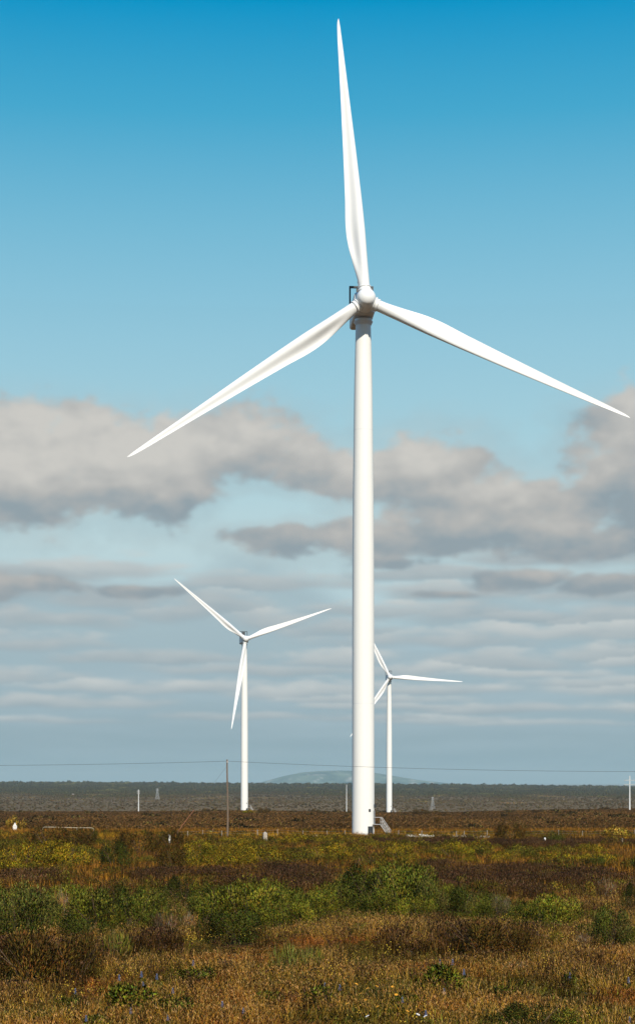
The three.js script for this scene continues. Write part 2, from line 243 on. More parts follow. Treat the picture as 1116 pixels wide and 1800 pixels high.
function makeTurbine(hubH) {
  const t = thing('wind_turbine', 'tallest white wind turbine in front, with stairs at its tower foot', 'wind turbine');
  // tower axis at z = -OVER, hub centre at (0, hubH, 0)
  const prof = [[1.67, -1.5], [1.67, 0], [1.655, 20], [1.63, 38], [1.56, 50], [1.46, 59], [1.36, 67], [1.24, 72.5], [1.14, hubH - 2.6]].map(([r, y]) => new THREE.Vector2(r, y));
  const tower = mesh('tower', new THREE.LatheGeometry(new THREE.SplineCurve(prof).getPoints(60), 64), white, t, [0, 0, -OVER]);
  for (const y of [20, 40.5, 61]) { const r = new THREE.SplineCurve(prof); const rr = curve(prof.map((p) => [p.y, p.x]))(y) + 0.004; mesh('flange_seam', new THREE.CylinderGeometry(rr, rr, 0.06, 64, 1, true), seamMat, tower, [0, y, 0]); }
  mesh('yaw_bearing', merge([new THREE.CylinderGeometry(1.45, 1.2, 0.5, 40).translate(0, hubH - 2.35, 0), new THREE.CylinderGeometry(1.3, 1.3, 0.4, 40).translate(0, hubH - 1.95, 0)]), nacelleMat, t, [0, 0, -OVER]);
  const nac = mesh('nacelle', new RoundedBoxGeometry(3.1, 3.3, 9.4, 6, 0.45).translate(0, hubH + 0.1, -6.5), nacelleMat, t);
  for (const y of [-0.6, -0.2, 0.2, 0.6]) mesh('rear_vent', box(2, 0.22, 0.06, 0, hubH + y, -11.22), darkMetal, nac);
  // the cooler stands across the rear of the roof as an open frame
  mesh('cooler_frame', merge([box(0.22, 2.7, 0.5, -1.72, hubH + 2.7, -7.8), box(0.22, 2.7, 0.5, 1.72, hubH + 2.7, -7.8), box(3.66, 0.24, 0.5, 0, hubH + 4.15, -7.8), box(1.5, 2.3, 0.3, 0.0, hubH + 2.8, -7.8)]), darkMetal, t);
  mesh('wind_vane', merge([bar([0.5, hubH + 4.2, -7.8], [0.5, hubH + 5, -7.8], 0.03), box(0.5, 0.1, 0.05, 0.5, hubH + 5.02, -7.8)]), greyMetal, t);
  mesh('wind_gauge', merge([bar([-0.5, hubH + 4.2, -7.8], [-0.5, hubH + 4.9, -7.8], 0.03), new THREE.SphereGeometry(0.12, 10, 8).translate(-0.5, hubH + 4.95, -7.8)]), greyMetal, t);
  const hp = [[0, 2.25], [0.35, 2.22], [0.75, 2.08], [1.1, 1.8], [1.30, 1.4], [1.43, 0.9], [1.48, 0.3], [1.48, -0.5], [1.42, -1.2], [1.2, -1.7], [0, -1.75]].map(([r, z]) => new THREE.Vector2(r, z));
  const hub = mesh('hub', new THREE.LatheGeometry(new THREE.SplineCurve(hp).getPoints(40), 48).rotateX(Math.PI / 2), hubMat, t, [0, hubH, 0]); hub.rotation.x = -TILT;
  const bg = bladeGeometry(), sleeve = merge([new THREE.CylinderGeometry(0.90, 0.94, 0.9, 32).translate(0, 1.5, 0), new THREE.TorusGeometry(0.93, 0.07, 10, 32).rotateX(Math.PI / 2).translate(0, 1.95, 0), new THREE.TorusGeometry(1.0, 0.09, 10, 32).rotateX(Math.PI / 2).translate(0, 1.45, 0)]);
  for (let k = 0; k < 3; k++) { const b = mesh('blade', bg, bladeMat, t, [0, hubH, 0]); mesh('root_collar', sleeve, hubMat, b); }
  return t;
}
function towerFoot(t, full) {   // door, lamp and outside stair on the right of the tower
  const tower = t.children[0], R = 1.66, a = 72 * Math.PI / 180, out = new THREE.Vector3(Math.sin(a), 0, Math.cos(a)), side = new THREE.Vector3(Math.cos(a), 0, -Math.sin(a)), B = 1.9;
  const P = (o, s, y) => [out.x * o + side.x * s, y, out.z * o + side.z * s];
  const turnBox = (w, h, d, o, s, y) => new THREE.BoxGeometry(w, h, d).rotateY(a).translate(...P(o, s, y));
  const door = mesh('door', turnBox(0.86, 2.05, 0.16, R - 0.02, 0, B + 1.05), greyMetal, tower); mesh('handle', turnBox(0.05, 0.2, 0.06, R + 0.09, 0.3, B + 1.0), darkMetal, door);
  mesh('door_lamp', turnBox(0.42, 0.5, 0.34, R + 0.12, 0.05, B + 2.75), darkMetal, tower);
  const b2 = 30 * Math.PI / 180; mesh('number_plate', new THREE.BoxGeometry(0.36, 0.42, 0.03).rotateY(b2).translate(Math.sin(b2) * (R + 0.02), 4.0, Math.cos(b2) * (R + 0.02)), darkMetal, tower);
  mesh('stair_shadow_panel', new THREE.BoxGeometry(0.95, 1.35, 0.1).rotateY(b2 + 0.1).translate(Math.sin(b2 + 0.1) * (R - 0.0), 0.95, Math.cos(b2 + 0.1) * (R - 0.0)), darkMetal, tower);  // dark panel that paints the stair platform's shadow onto the tower
  const st = thing.group ? null : new THREE.Group(); st.name = 'stair'; t.add(st); st.position.copy(tower.position);
  mesh('platform', turnBox(1.5, 0.08, 1.2, R + 0.55, 0, B), galvanised, st);
  const n = 9, run = 1.3;
  for (let i = 0; i < n; i++) mesh('step', turnBox(1.0, 0.05, 0.26, R + 1.25 + run * i / n, 0, B - (i + 1) * B / (n + 1)), galvanised, st);
  for (const s of [-0.55, 0.55]) {
    mesh('stringer', bar(P(R + 1.1, s, B - 0.05), P(R + 1.1 + run, s, 0), 0.06), galvanised, st);
    const h = [bar(P(R + 0.1, s, B + 1.05), P(R + 1.1, s, B + 1.05), 0.045), bar(P(R + 1.1, s, B + 1.05), P(R + 1.15 + run, s, 1.0), 0.045), bar(P(R + 1.1, s, B + 0.55), P(R + 1.15 + run, s, 0.5), 0.035)];
    for (let i = 0; i <= 5; i++) h.push(bar(P(R + 1.1 + run * i / 5, s, B * (1 - i / 5)), P(R + 1.1 + run * i / 5, s, B * (1 - i / 5) + 1.05), 0.035));
    mesh('handrail', merge(h), galvanised, st);
  }
}
{
  const H1 = 79.4, D1 = 252;
  const t1 = makeTurbine(H1); 
  const t2 = t1.clone(), t3 = t1.clone();
  const put = (t, px, hubPy, D, psi, ph, towerPx) => { const y = EYE + (HY - hubPy) * D / F - H1, zt = -(D + OVER * Math.cos(psi)), xt = (towerPx - CX) / F * -zt; t.position.set(xt + OVER * Math.sin(psi), y, zt + OVER * Math.cos(psi)); t.rotation.y = psi; poseRotor(t, ph); };
  const T = Math.PI / 180;
  put(t1, 642, 527.5, D1, 0.06, [-0.091, -0.091 + 2 * Math.PI / 3, -0.091 + 4 * Math.PI / 3], 638.3);
  t2.name = numbered('wind_turbine'); t2.userData = { label: 'smaller white wind turbine left of the tallest one, one blade hanging down before its tower', category: 'wind turbine' }; scene.add(t2);
  put(t2, 432, 1123.5, 784, 0.17, [-0.875, -0.875 + 2 * Math.PI / 3, -0.875 + 4 * Math.PI / 3], 429.8);
  t3.name = numbered('wind_turbine'); t3.userData = { label: 'smallest white wind turbine, partly hidden just right of the tallest tower', category: 'wind turbine' }; scene.add(t3);
  put(t3, 682, 1190.3, 996, 0.06, [1.638, 1.638 + 2 * Math.PI / 3, 1.638 + 4 * Math.PI / 3], 683.8);
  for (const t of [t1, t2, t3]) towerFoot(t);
}

// ------------------------------------------------------------------ poles, pylons, wire
const woodTex = noiseTexture(128, 1, 4, (u, v) => { const n = tileN(u, v * 0.2, 24, 3, 2), s = 205 + n * 160; return [s, s * 0.96, s * 0.92]; }, true); woodTex.repeat.set(1, 1);
const poleWood = std(rgb(0.30, 0.23, 0.17), 0.9, { map: woodTex }), paleConcrete = std(rgb(0.70, 0.69, 0.66), 0.85), darkWood = std(rgb(0.10, 0.08, 0.07), 0.9), wireMat = std(rgb(0.05, 0.05, 0.055), 0.6), greySteel = std(rgb(0.42, 0.43, 0.42), 0.6), porcelain = std(rgb(0.5, 0.42, 0.36), 0.3), rustRed = std(rgb(0.30, 0.11, 0.05), 0.85);
{
  const D = 239, [x, y, z] = atD(400, D), top = hpx(1335, D), H = top - y;
  const t = thing('utility_pole', 'weathered wooden utility pole carrying the single wire, left of the tallest turbine', 'utility pole', [x, y, z]);
  const pts = []; for (let i = 0; i <= 14; i++) { const u = i / 14; pts.push([0.05 * Math.sin(u * 5) , u * H - (i ? 0 : 0.5), 0]); }
  const segs = []; for (let i = 0; i < 14; i++) segs.push(bar(pts[i], pts[i + 1], lerp(0.145, 0.095, i / 14), lerp(0.145, 0.095, (i + 1) / 14), 12)); 
  mesh('pole_shaft', merge(segs), poleWood, t);
  mesh('insulator', merge([new THREE.CylinderGeometry(0.07, 0.1, 0.22, 12).translate(0, H - 0.32, 0.16), box(0.1, 0.06, 0.3, 0, H - 0.45, 0.1)]), porcelain, t);
  const w = []; const wy = (px) => hpx(px < 400 ? 1338 + 7.8 * (1 - ((px + 110) / 510) ** 2) : 1338 + 18.2 * (1 - ((1130 - px) / 730) ** 2), D);
  for (let px = -900; px <= 2000; px += 25) w.push(new THREE.Vector3((px - CX) * D / F, px === 400 ? wy(400) : wy(px), -D + 0.16));
  tag(mesh('overhead_wire', new THREE.TubeGeometry(new THREE.CatmullRomCurve3(w), 260, 0.021, 5), wireMat, scene), 'thin dark overhead wire crossing the whole view at the wooden pole top', 'wire');
  // guy wire with its red-brown guard
  const A = [x, hpx(1345, D), z], G = hit(297, 1482), L = (u) => [lerp(G[0], A[0], u), lerp(G[1] - 0.1, A[1], u), lerp(G[2], A[2], u)];
  const gt = thing('guy_wire', 'slanting guy wire with red-brown lower end, left of the wooden pole', 'wire', G), rel = (p) => [p[0] - G[0], p[1] - G[1], p[2] - G[2]];
  mesh('strand', bar(rel(L(0)), rel(L(0.995)), 0.011, 0.011, 6), wireMat, gt); mesh('guard_tube', bar(rel(L(0.0)), rel(L(0.42)), 0.034, 0.034, 8), rustRed, gt);
}
function crossPole(px, topPy, d, base, label, arms, r, mat, group) {
  const p = atD(px, d), H = hpx(topPy, d) - p[1], t = thing('power_pole', label, 'power pole', p, 0, group);
  mesh('pole_shaft', bar([0, -0.4, 0], [0, H, 0], r, r * 0.55, 12), mat, t);
  arms.forEach(([dy, w]) => { const arm = mesh('crossarm', box(w, 0.30, 0.22, 0, H - dy, 0.16), greySteel, t); for (const s of [-0.47, 0.47]) mesh('insulator', new THREE.CylinderGeometry(0.07, 0.1, 0.4, 8).translate(s * w, H - dy - 0.26, 0.12), porcelain, arm); });
  return t;
}
crossPole(1106, 1364, 880, 0, 'pale concrete power pole with two crossarms at the right edge', [[2.2, 5.6], [4.4, 5.6]], 0.42, paleConcrete);
crossPole(244, 1388, 985, 0, 'pale power pole with short arms, right of the sign and pipe barrier', [[0.8, 1.6], [2.0, 1.6]], 0.33, paleConcrete);
crossPole(609, 1379, 985, 0, 'bare pale pole standing just left of the tallest tower', [], 0.27, paleConcrete);
crossPole(129, 1394, 985, 0, 'thin dark pole with pale top, above the pipe barrier', [[0.6, 0.9]], 0.13, darkWood);
crossPole(412, 1388, 985, 0, 'faint thin dark pole just left of the hanging-blade turbine', [], 0.12, darkWood);
function lattice(px, topPy, d, baseW, label) {
  const p = atD(px, d), H = hpx(topPy, d) - p[1], t = thing('lattice_pylon', label, 'pylon', p, 0.3), w = (y) => lerp(baseW / 2, 0.45, Math.pow(y / H, 0.75)), r = H * 0.0055;
  const legs = []; for (const [sx, sz] of [[1, 1], [-1, 1], [1, -1], [-1, -1]]) mesh('leg', merge([0, 1, 2, 3, 4].map((i) => { const y0 = H * i / 5, y1 = H * (i + 1) / 5; return bar([sx * w(y0), y0, sz * w(y0)], [sx * w(y1), y1, sz * w(y1)], r * 1.4, r * 1.4, 5); })), greySteel, t);
  const b = []; for (let i = 0; i < 7; i++) { const y0 = H * i / 7, y1 = H * (i + 1) / 7, a = w(y0), c = w(y1); for (const s of [-1, 1]) b.push(bar([-a, y0, s * a], [c, y1, s * c], r, r, 4), bar([a, y0, s * a], [-c, y1, s * c], r, r, 4), bar([s * a, y0, -a], [s * c, y1, c], r, r, 4)); }
  mesh('bracing', merge(b), greySteel, t);
  for (const q of [0.82, 0.94]) mesh('crossarm', merge([bar([-baseW * 0.36, H * q, 0], [baseW * 0.36, H * q, 0], r * 1.5, r * 1.5, 5), bar([-baseW * 0.36, H * q, 0], [0, H * (q + 0.05), 0], r, r, 4), bar([baseW * 0.36, H * q, 0], [0, H * (q + 0.05), 0], r, r, 4)]), greySteel, t);
}
lattice(277, 1386, 3400, 9, 'grey lattice pylon on the far plain beside the pale power pole');
lattice(760, 1401, 1990, 5.2, 'faint lattice pylon on the far plain right of the smallest turbine');

// ------------------------------------------------------------------ fence, marker posts, sign, pipe barrier
const postWood = std(rgb(0.46, 0.40, 0.31), 0.95, { map: woodTex }), whitePaint = std(rgb(0.78, 0.76, 0.70), 0.7);
{
  const xs = [312, 330, 356, 390, 453, 488, 533, 575, 606, 700, 741, 802, 815, 856, 902, 981, 1023, 1064, 1114], p0 = hit(560, 1476);
  const t = thing('wire_fence', 'thin wire fence on weathered wooden posts along the grass strip before the tallest turbine', 'fence', p0), r = rng(12), tops = [];
  for (const px of xs) { const d = 243 + 2 * (r() - 0.5), p = atD(px, d), h = 1.28 + 0.25 * r(), rad = 0.05 + 0.035 * r(), l = (r() - 0.5) * 0.12; const q = [p[0] - p0[0], p[1] - p0[1], p[2] - p0[2]]; mesh('fence_post', bar([q[0], q[1] - 0.3, q[2]], [q[0] + l, q[1] + h, q[2]], rad, rad * 0.9, 8), postWood, t); tops.push([q[0] + l * 0.9, q[1] + h, q[2]]); }
  for (const f of [0.15, 0.5, 0.85]) { const g = []; for (let i = 1; i < tops.length; i++) { const a = tops[i - 1], b = tops[i]; g.push(bar([a[0], a[1] - f, a[2] + 0.08], [b[0], b[1] - f, b[2] + 0.08], 0.0035, 0.0035, 4)); } mesh('fence_wire', merge(g), greySteel, t); }
}
function marker(px, py, topPy, w, label, mat, name = 'marker_post', cap = false) { const p = hit(px, py), d = -p[2], H = hpx(topPy, d) - p[1], t = thing(name, label, 'post', p, 0.25); const wm = w * d / F; mesh('shaft', new RoundedBoxGeometry(wm, H + 0.3, wm, 3, wm * 0.12).translate(0, H / 2 - 0.15, 0), mat, t); mesh('cap', new THREE.ConeGeometry(wm * 0.62, wm * 0.35, 4).rotateY(Math.PI / 4).translate(0, H + wm * 0.16, 0), mat, t); }
const oldConcrete = std(rgb(0.66, 0.62, 0.54), 0.9, { map: woodTex });
marker(466, 1486, 1464, 7, 'stout pale concrete marker post right of the wooden utility pole', oldConcrete);
marker(298, 1490, 1468, 3.4, 'slim white post at the foot of the guy wire', whitePaint);
marker(957, 1490, 1473, 3, 'short white post in front of the fence by the round dark bush', whitePaint);
marker(1093, 1490, 1474, 2.6, 'short pale post in front of the fence near the right edge', postWood);
{
  const d = 300, p = atD(27, d), u = d / F, y = (py) => hpx(py, d) - p[1], t = thing('road_sign', 'white sign, a triangle over a square plate, before the yellow bush', 'sign', p);
  mesh('sign_post', bar([0, -0.3, -0.06], [0, y(1448), -0.06], 0.045), greySteel, t);
  const tri = new THREE.Shape([new THREE.Vector2(-4 * u, y(1453.2)), new THREE.Vector2(4 * u, y(1453.2)), new THREE.Vector2(0, y(1445.5))]);
  mesh('triangle_plate', new THREE.ExtrudeGeometry(tri, { depth: 0.03, bevelEnabled: true, bevelSize: 0.01, bevelThickness: 0.01 }), whitePaint, t);
  mesh('square_plate', new RoundedBoxGeometry(7.2 * u, y(1453.6) - y(1459.5), 0.04, 2, 0.015).translate(0, (y(1453.6) + y(1459.5)) / 2, 0.01), whitePaint, t);
}
{
  const d = 275, u = d / F, p = atD(120, d), pb = std(rgb(0.36, 0.30, 0.20), 0.85), y = (py) => hpx(py, d) - p[1], X = (px) => (px - 120) * u, t = thing('pipe_barrier', 'low cream pipe barrier with bent ends behind the dark bushes at left', 'barrier', p);
  const c = new THREE.CatmullRomCurve3([[75, 1468], [75, 1458], [76.5, 1455], [80, 1454], [100, 1454.2], [120, 1454.8], [140, 1455.2], [158, 1455.2], [163, 1456], [165.5, 1459], [166, 1469]].map(([a, b]) => new THREE.Vector3(X(a), y(b), 0)), false, 'catmullrom', 0.4);
  mesh('rail', new THREE.TubeGeometry(c, 120, 0.07, 10), pb, t);
  for (const px of [104, 136]) mesh('post', bar([X(px), -0.4, 0], [X(px), y(1454.8), 0], 0.07), pb, t);
}
// ------------------------------------------------------------------ vegetation
const leafMat = new THREE.MeshPhysicalMaterial({ vertexColors: true, roughness: 0.85, specularIntensity: 0.25, side: THREE.DoubleSide });
const stemMat = std(rgb(0.14, 0.09, 0.055), 0.95, { specularIntensity: 0.1 });
class Leaves {   // gathers thin blades into one geometry
  constructor() { this.p = []; this.n = []; this.c = []; this.i = []; }
  blade(p, d, len, w, col, nrm, bend = 0, seg = 1, rot = 0, flat = 0.5) {
    const D = new THREE.Vector3(...d).normalize(), S = new THREE.Vector3(Math.cos(rot), 0, Math.sin(rot)); S.addScaledVector(D, -S.dot(D)).normalize();
    const Nf = new THREE.Vector3().crossVectors(S, D); if (Nf.dot(nrm) < 0) Nf.negate(); const N = Nf.multiplyScalar(flat).addScaledVector(nrm, 1 - flat).normalize();
    const b0 = this.p.length / 3, add = (u, s) => { const h = bend * u * u * len; this.p.push(p[0] + D.x * u * len + S.x * s + d[0] * h, p[1] + D.y * u * len + S.y * s - Math.abs(h) * 0.5, p[2] + D.z * u * len + S.z * s + d[2] * h); this.n.push(N.x, N.y, N.z); this.c.push(col[0], col[1], col[2]); };
    if (seg === 0) { add(0, -w / 2); add(0, w / 2); add(1, 0); this.i.push(b0, b0 + 1, b0 + 2); }
    else if (seg === 1) { add(0, 0); add(0.5, -w / 2); add(0.5, w / 2); add(1, 0); this.i.push(b0, b0 + 2, b0 + 1, b0 + 1, b0 + 2, b0 + 3); }
    else { add(0, -w / 2); add(0, w / 2); add(0.55, -w * 0.4); add(0.55, w * 0.4); add(1, 0); this.i.push(b0, b0 + 1, b0 + 2, b0 + 1, b0 + 3, b0 + 2, b0 + 2, b0 + 3, b0 + 4); }
  }
  geo() { const g = new THREE.BufferGeometry(); g.setAttribute('position', new THREE.Float32BufferAttribute(this.p, 3)); g.setAttribute('normal', new THREE.Float32BufferAttribute(this.n, 3)); g.setAttribute('color', new THREE.Float32BufferAttribute(this.c, 3)); g.setIndex(this.i); return g; }
}
const mixc = (a, b, t) => [0, 1, 2].map((k) => lerp(a[k], b[k], t));
const UP = new THREE.Vector3(0, 1, 0);
// a tuft: n upright blades in a disc of radius r
function tuftGeo({ n, r, h, w, lean, cols, seed, heads = 0, headCol, seg = 2 }) {
  const R = rng(seed), L = new Leaves();
  for (let k = 0; k < n; k++) {
    const a = R() * 6.283, q = r * Math.sqrt(R()), b = R() * 6.283, t = lean * (0.3 + R()), d = [Math.cos(b) * t + Math.cos(a) * q * 0.35 / r * lean * 2, 1, Math.sin(b) * t + Math.sin(a) * q * 0.35 / r * lean * 2], len = lerp(h[0], h[1], R() ** 1.3), p = [Math.cos(a) * q, -0.05, Math.sin(a) * q];
    const c = mixc(cols[Math.floor(R() * cols.length)], cols[Math.floor(R() * cols.length)], 0.3 + 0.4 * R()).map((v) => v * (0.86 + 0.28 * R()));
    L.blade(p, d, len, w * (0.7 + 0.6 * R()), c, UP, 0.25 * R() * lean, seg, R() * 6.283, 0.55);
    if (R() < heads) { const D = new THREE.Vector3(...d).normalize(); for (let m = 0; m < 3; m++) L.blade([p[0] + D.x * len * 0.86, p[1] + D.y * len * 0.86, p[2] + D.z * len * 0.86], [d[0] + (R() - 0.5) * 0.8, 1, d[2] + (R() - 0.5) * 0.8], 0.07 + 0.09 * R(), w * 2.2, headCol.map((v) => v * (0.8 + 0.4 * R())), UP, 0, 1, R() * 6.283, 0.5); }
  }
  return L.geo();
}
// a shrub of unit half width and unit height: leafy sprays over lumpy heads, open between them
function shrubGeo({ n, seed, cols, len = 0.16, w = 0.03, up = 0.7, lobes = 11, tipCol = null, tip = 0, flat = 0.45, flop = 0.3 }) {
  const R = rng(seed), L = new Leaves(), heads = [];
  for (let k = 0; k < lobes; k++) { const a = R() * 6.283, q = 0.74 * Math.sqrt(R()), top = (0.94 - 0.48 * q * q) * (0.72 + 0.28 * R()); heads.push([Math.cos(a) * q, top, Math.sin(a) * q, 0.17 + 0.2 * R(), R()]); }
  for (let k = 0; k < n; k++) {
    const H = heads[k % lobes], a = R() * 6.283, cz = 2 * R() - 0.85, s = Math.sqrt(Math.max(0, 1 - cz * cz)), o = new THREE.Vector3(Math.cos(a) * s, cz, Math.sin(a) * s), q = H[3] * (0.45 + 0.65 * Math.pow(R(), 0.6));
    let y = H[1] - H[3] * 0.75 + o.y * q; const low = R() < 0.3; if (low) y *= R();
    const p = [H[0] * (low ? 1.0 : 1) + o.x * q, Math.max(0.01, y), H[2] + o.z * q];
    const d = [o.x * 0.8 + H[0] * 0.5 + (R() - 0.5) * flop * 2, up + 0.5 * Math.max(0, o.y) + (R() - 0.5) * flop, o.z * 0.8 + H[2] * 0.5 + (R() - 0.5) * flop * 2];
    let c = mixc(cols[Math.floor(R() * cols.length)], cols[Math.floor(H[4] * cols.length * 0.999)], 0.45 + 0.55 * R()).map((v) => v * (0.65 + 0.7 * R()) * (0.42 + 0.9 * ((H[4] * 7.3) % 1)));  // tone varies per head; the darkest have shadow pockets put into their colour
    if (tipCol && y > H[1] - H[3] * 0.55 && R() < tip) c = tipCol.map((v) => v * (0.75 + 0.5 * R()));
    const N = o.clone().multiplyScalar(0.75).add(new THREE.Vector3(H[0] * 0.6, 0.35, H[2] * 0.6)).normalize();
    L.blade(p, d, len * (0.6 + 0.8 * R()), w * (0.7 + 0.6 * R()), c, N, 0, 1, R() * 6.283, flat);
  }
  return L.geo();
}
function stemGeo(seed, n = 9) { const R = rng(seed), l = []; for (let k = 0; k < n; k++) { const a = R() * 6.283, q = 0.25 + 0.45 * R(), m = [Math.cos(a) * q * 0.45, 0.3, Math.sin(a) * q * 0.45], e = [Math.cos(a + 0.4) * q, 0.55 + 0.3 * R(), Math.sin(a + 0.4) * q]; l.push(bar([Math.cos(a) * 0.05, -0.08, Math.sin(a) * 0.05], m, 0.012, 0.009, 5), bar(m, e, 0.009, 0.004, 5)); } return merge(l); }

const C = {
  straw: [0.54, 0.325, 0.125], tan: [0.43, 0.225, 0.068], rust: [0.33, 0.135, 0.035], gold: [0.46, 0.25, 0.045], olive: [0.19, 0.175, 0.03], green: [0.14, 0.155, 0.024], deep: [0.058, 0.075, 0.017], lime: [0.22, 0.225, 0.03], mustard: [0.32, 0.23, 0.024], sulphur: [0.44, 0.32, 0.026],
  reed: [0.185, 0.100, 0.027], reedDark: [0.085, 0.050, 0.015], reedPink: [0.31, 0.185, 0.075], umber: [0.125, 0.085, 0.026], grey: [0.34, 0.25, 0.17], bone: [0.52, 0.38, 0.25], sage: [0.17, 0.17, 0.075], teal: [0.075, 0.100, 0.026],
};
for (const k of ['straw', 'tan', 'rust', 'gold', 'olive', 'green', 'lime', 'mustard', 'sulphur', 'reed', 'reedDark', 'reedPink', 'umber']) C[k] = [C[k][0] * 1.2, C[k][1] * 1.08, C[k][2] * 0.62];
for (const k of ['straw', 'tan', 'rust', 'gold']) C[k] = [C[k][0] * 1.08, C[k][1] * 1.02, C[k][2] * 0.8];
for (const k of ['deep', 'teal', 'sage']) C[k] = [C[k][0] * 1.3, C[k][1] * 1.1, C[k][2] * 0.6];
const FOOT = [];   // where the single shrubs stand: other growth keeps clear
// ---- shrubs that can be picked out one by one
const KIND = {
  green: { cols: [C.green, C.lime, C.green, C.deep], n: 11000, len: 0.05, w: 0.013, up: 0.9, tipCol: [0.23, 0.225, 0.03], tip: 0.4 },
  deep: { cols: [C.deep, C.green, C.deep, C.teal], n: 10000, len: 0.045, w: 0.014, up: 0.7 },
  blue: { cols: [C.green, C.teal, C.sage, C.deep], n: 10500, len: 0.05, w: 0.013, up: 0.9, tipCol: [0.20, 0.20, 0.035], tip: 0.4 },
  lime: { cols: [C.lime, C.lime, C.green, C.olive], n: 11000, len: 0.055, w: 0.012, up: 1.0, tipCol: [0.30, 0.28, 0.03], tip: 0.4 },
  sage: { cols: [C.sage, C.grey, C.sage, C.olive], n: 6000, len: 0.07, w: 0.01, up: 0.9 },
  umber: { cols: [C.umber, C.reedDark, C.umber, C.reed], n: 8500, len: 0.075, w: 0.011, up: 0.9 },
  mustard: { cols: [C.mustard, C.lime, C.olive, C.mustard], n: 7000, len: 0.055, w: 0.016, up: 0.9, tipCol: C.sulphur, tip: 0.4 },
  gold: { cols: [C.gold, C.mustard, C.olive, C.umber], n: 3500, len: 0.09, w: 0.03, up: 0.6, tipCol: [0.62, 0.40, 0.06], tip: 0.75 },
  herb: { cols: [C.green, C.lime, C.green, [0.17, 0.20, 0.03]], n: 2600, len: 0.13, w: 0.05, up: 0.45, flop: 0.5 },
  grassy: { cols: [C.lime, C.olive, [0.34, 0.32, 0.08]], n: 1500, len: 0.34, w: 0.011, up: 1.3, flop: 0.3 },
  bone: { cols: [C.bone, C.grey, C.bone, C.straw], n: 2200, len: 0.2, w: 0.008, up: 1.1, flop: 0.4 },
  pink: { cols: [C.reedPink, C.reed, C.grey], n: 2600, len: 0.19, w: 0.009, up: 1.1, flop: 0.4 },
};
const shrubCache = {};
function shrubThing(kind, px, basePy, w, h, label, group, name = 'shrub', depth = 1) {   // width and height in photo pixels at its foot
  const v = Math.abs(Math.round(px * 7 + basePy)) % 3, key = kind + v; const K = KIND[kind];
  shrubCache[key] ??= [shrubGeo({ ...K, seed: 300 + key.length * 31 + kind.charCodeAt(0) * 7 + kind.charCodeAt(1) + v * 101, lobes: 9 + 3 * v }), stemGeo(400 + v)];
  if (/green|lime|blue|deep/.test(kind) && basePy > 1580 && basePy < 1700) { w *= 1.18; h *= 1.2; }
  const p = hit(px, basePy), u = -p[2] / F, t = thing(name, label, { leafy_plant: 'plant', grass_tuft: 'grass', dry_tuft: 'grass' }[name] ?? 'shrub', [p[0], p[1] - 0.05, p[2]], (px * 1.7) % 6.28, group); FOOT.push([p[0], p[2], w / 2 * u]); t.scale.set(w / 2 * u, h * 1.17 * u, w / 2 * u * depth);
  mesh('foliage', shrubCache[key][0], leafMat, t); mesh('stem', shrubCache[key][1], stemMat, t); return t;
}
const S = shrubThing;
// the green thickets of the middle ground
S('blue', 40, 1648, 120, 74, 'wide blue-green bush cut by the left edge, beside the pale dry tuft');
S('green', 165, 1640, 110, 62, 'green bush just right of the tall pale dry tuft at left');
S('green', 238, 1638, 100, 58, 'mid-green bush in the left thicket, above the lupins');
S('deep', 318, 1590, 72, 38, 'small dark green bush in front of the brown reeds, left of the big thicket');
S('green', 372, 1606, 80, 42, 'green bush behind the left shoulder of the big thicket');
S('lime', 432, 1632, 140, 70, 'largest bright green bush in the centre left of the thicket');
S('green', 505, 1622, 95, 52, 'green bush between the two largest thickets of the centre');
S('deep', 420, 1660, 120, 52, 'dark olive bush low in front of the centre left thicket', null);
S('lime', 560, 1618, 80, 46, 'lighter green bush in the gap between the two largest thickets');
S('deep', 640, 1598, 110, 62, 'dark green bush at the left end of the thicket below the tallest tower');
S('green', 708, 1608, 130, 74, 'broad green bush in the thicket just below the tallest tower');
S('blue', 755, 1614, 70, 54, 'blue-green bush at the right end of the thicket below the tallest tower');
S('deep', 822, 1612, 76, 46, 'round dark green bush right of the thicket below the tallest tower');
S('sage', 878, 1614, 52, 42, 'grey-green wiry bush between two green bushes at right');
S('lime', 958, 1632, 120, 54, 'bright green spreading bush right of the grey-green wiry one');
S('blue', 1074, 1662, 84, 52, 'bluish green bush near the right edge, above the pinkish tuft');
S('deep', 1112, 1606, 40, 42, 'dark green bush cut off by the right edge');
S('deep', 935, 1822, 210, 54, 'dark olive cushion bush at the bottom edge, right of centre', null, 'shrub', 0.8);
S('umber', 45, 1728, 190, 90, 'dark brown bushy reed clump at the left edge'); S('umber', 135, 1722, 130, 74, 'dark brown reed clump right of the one at the left edge');
S('umber', 850, 1682, 170, 62, 'wide dark brown clump in front of the green bushes at right'); S('umber', 920, 1690, 90, 60, 'near-black brown clump right end of the dark reed patch');
for (const [px, py, w, h, k, l] of [[8, 1626, 90, 56, 'green', 'green bush cut by the left edge, behind the wide blue-green one'], [78, 1636, 80, 52, 'blue', 'bluish bush between the left edge bush and the tall pale dry tuft'], [128, 1612, 90, 50, 'lime', 'lighter green bush behind the tall pale dry tuft at left'], [205, 1622, 90, 52, 'deep', 'dark green bush in the middle of the left thicket'], [262, 1615, 80, 44, 'green', 'green bush at the back right end of the left thicket'], [282, 1644, 70, 40, 'green', 'green bush just behind the pinkish brown wispy tuft'], [150, 1660, 90, 40, 'deep', 'dark low bush between left thicket and dark brown reed clumps']]) S(k, px, py, w, h, l);
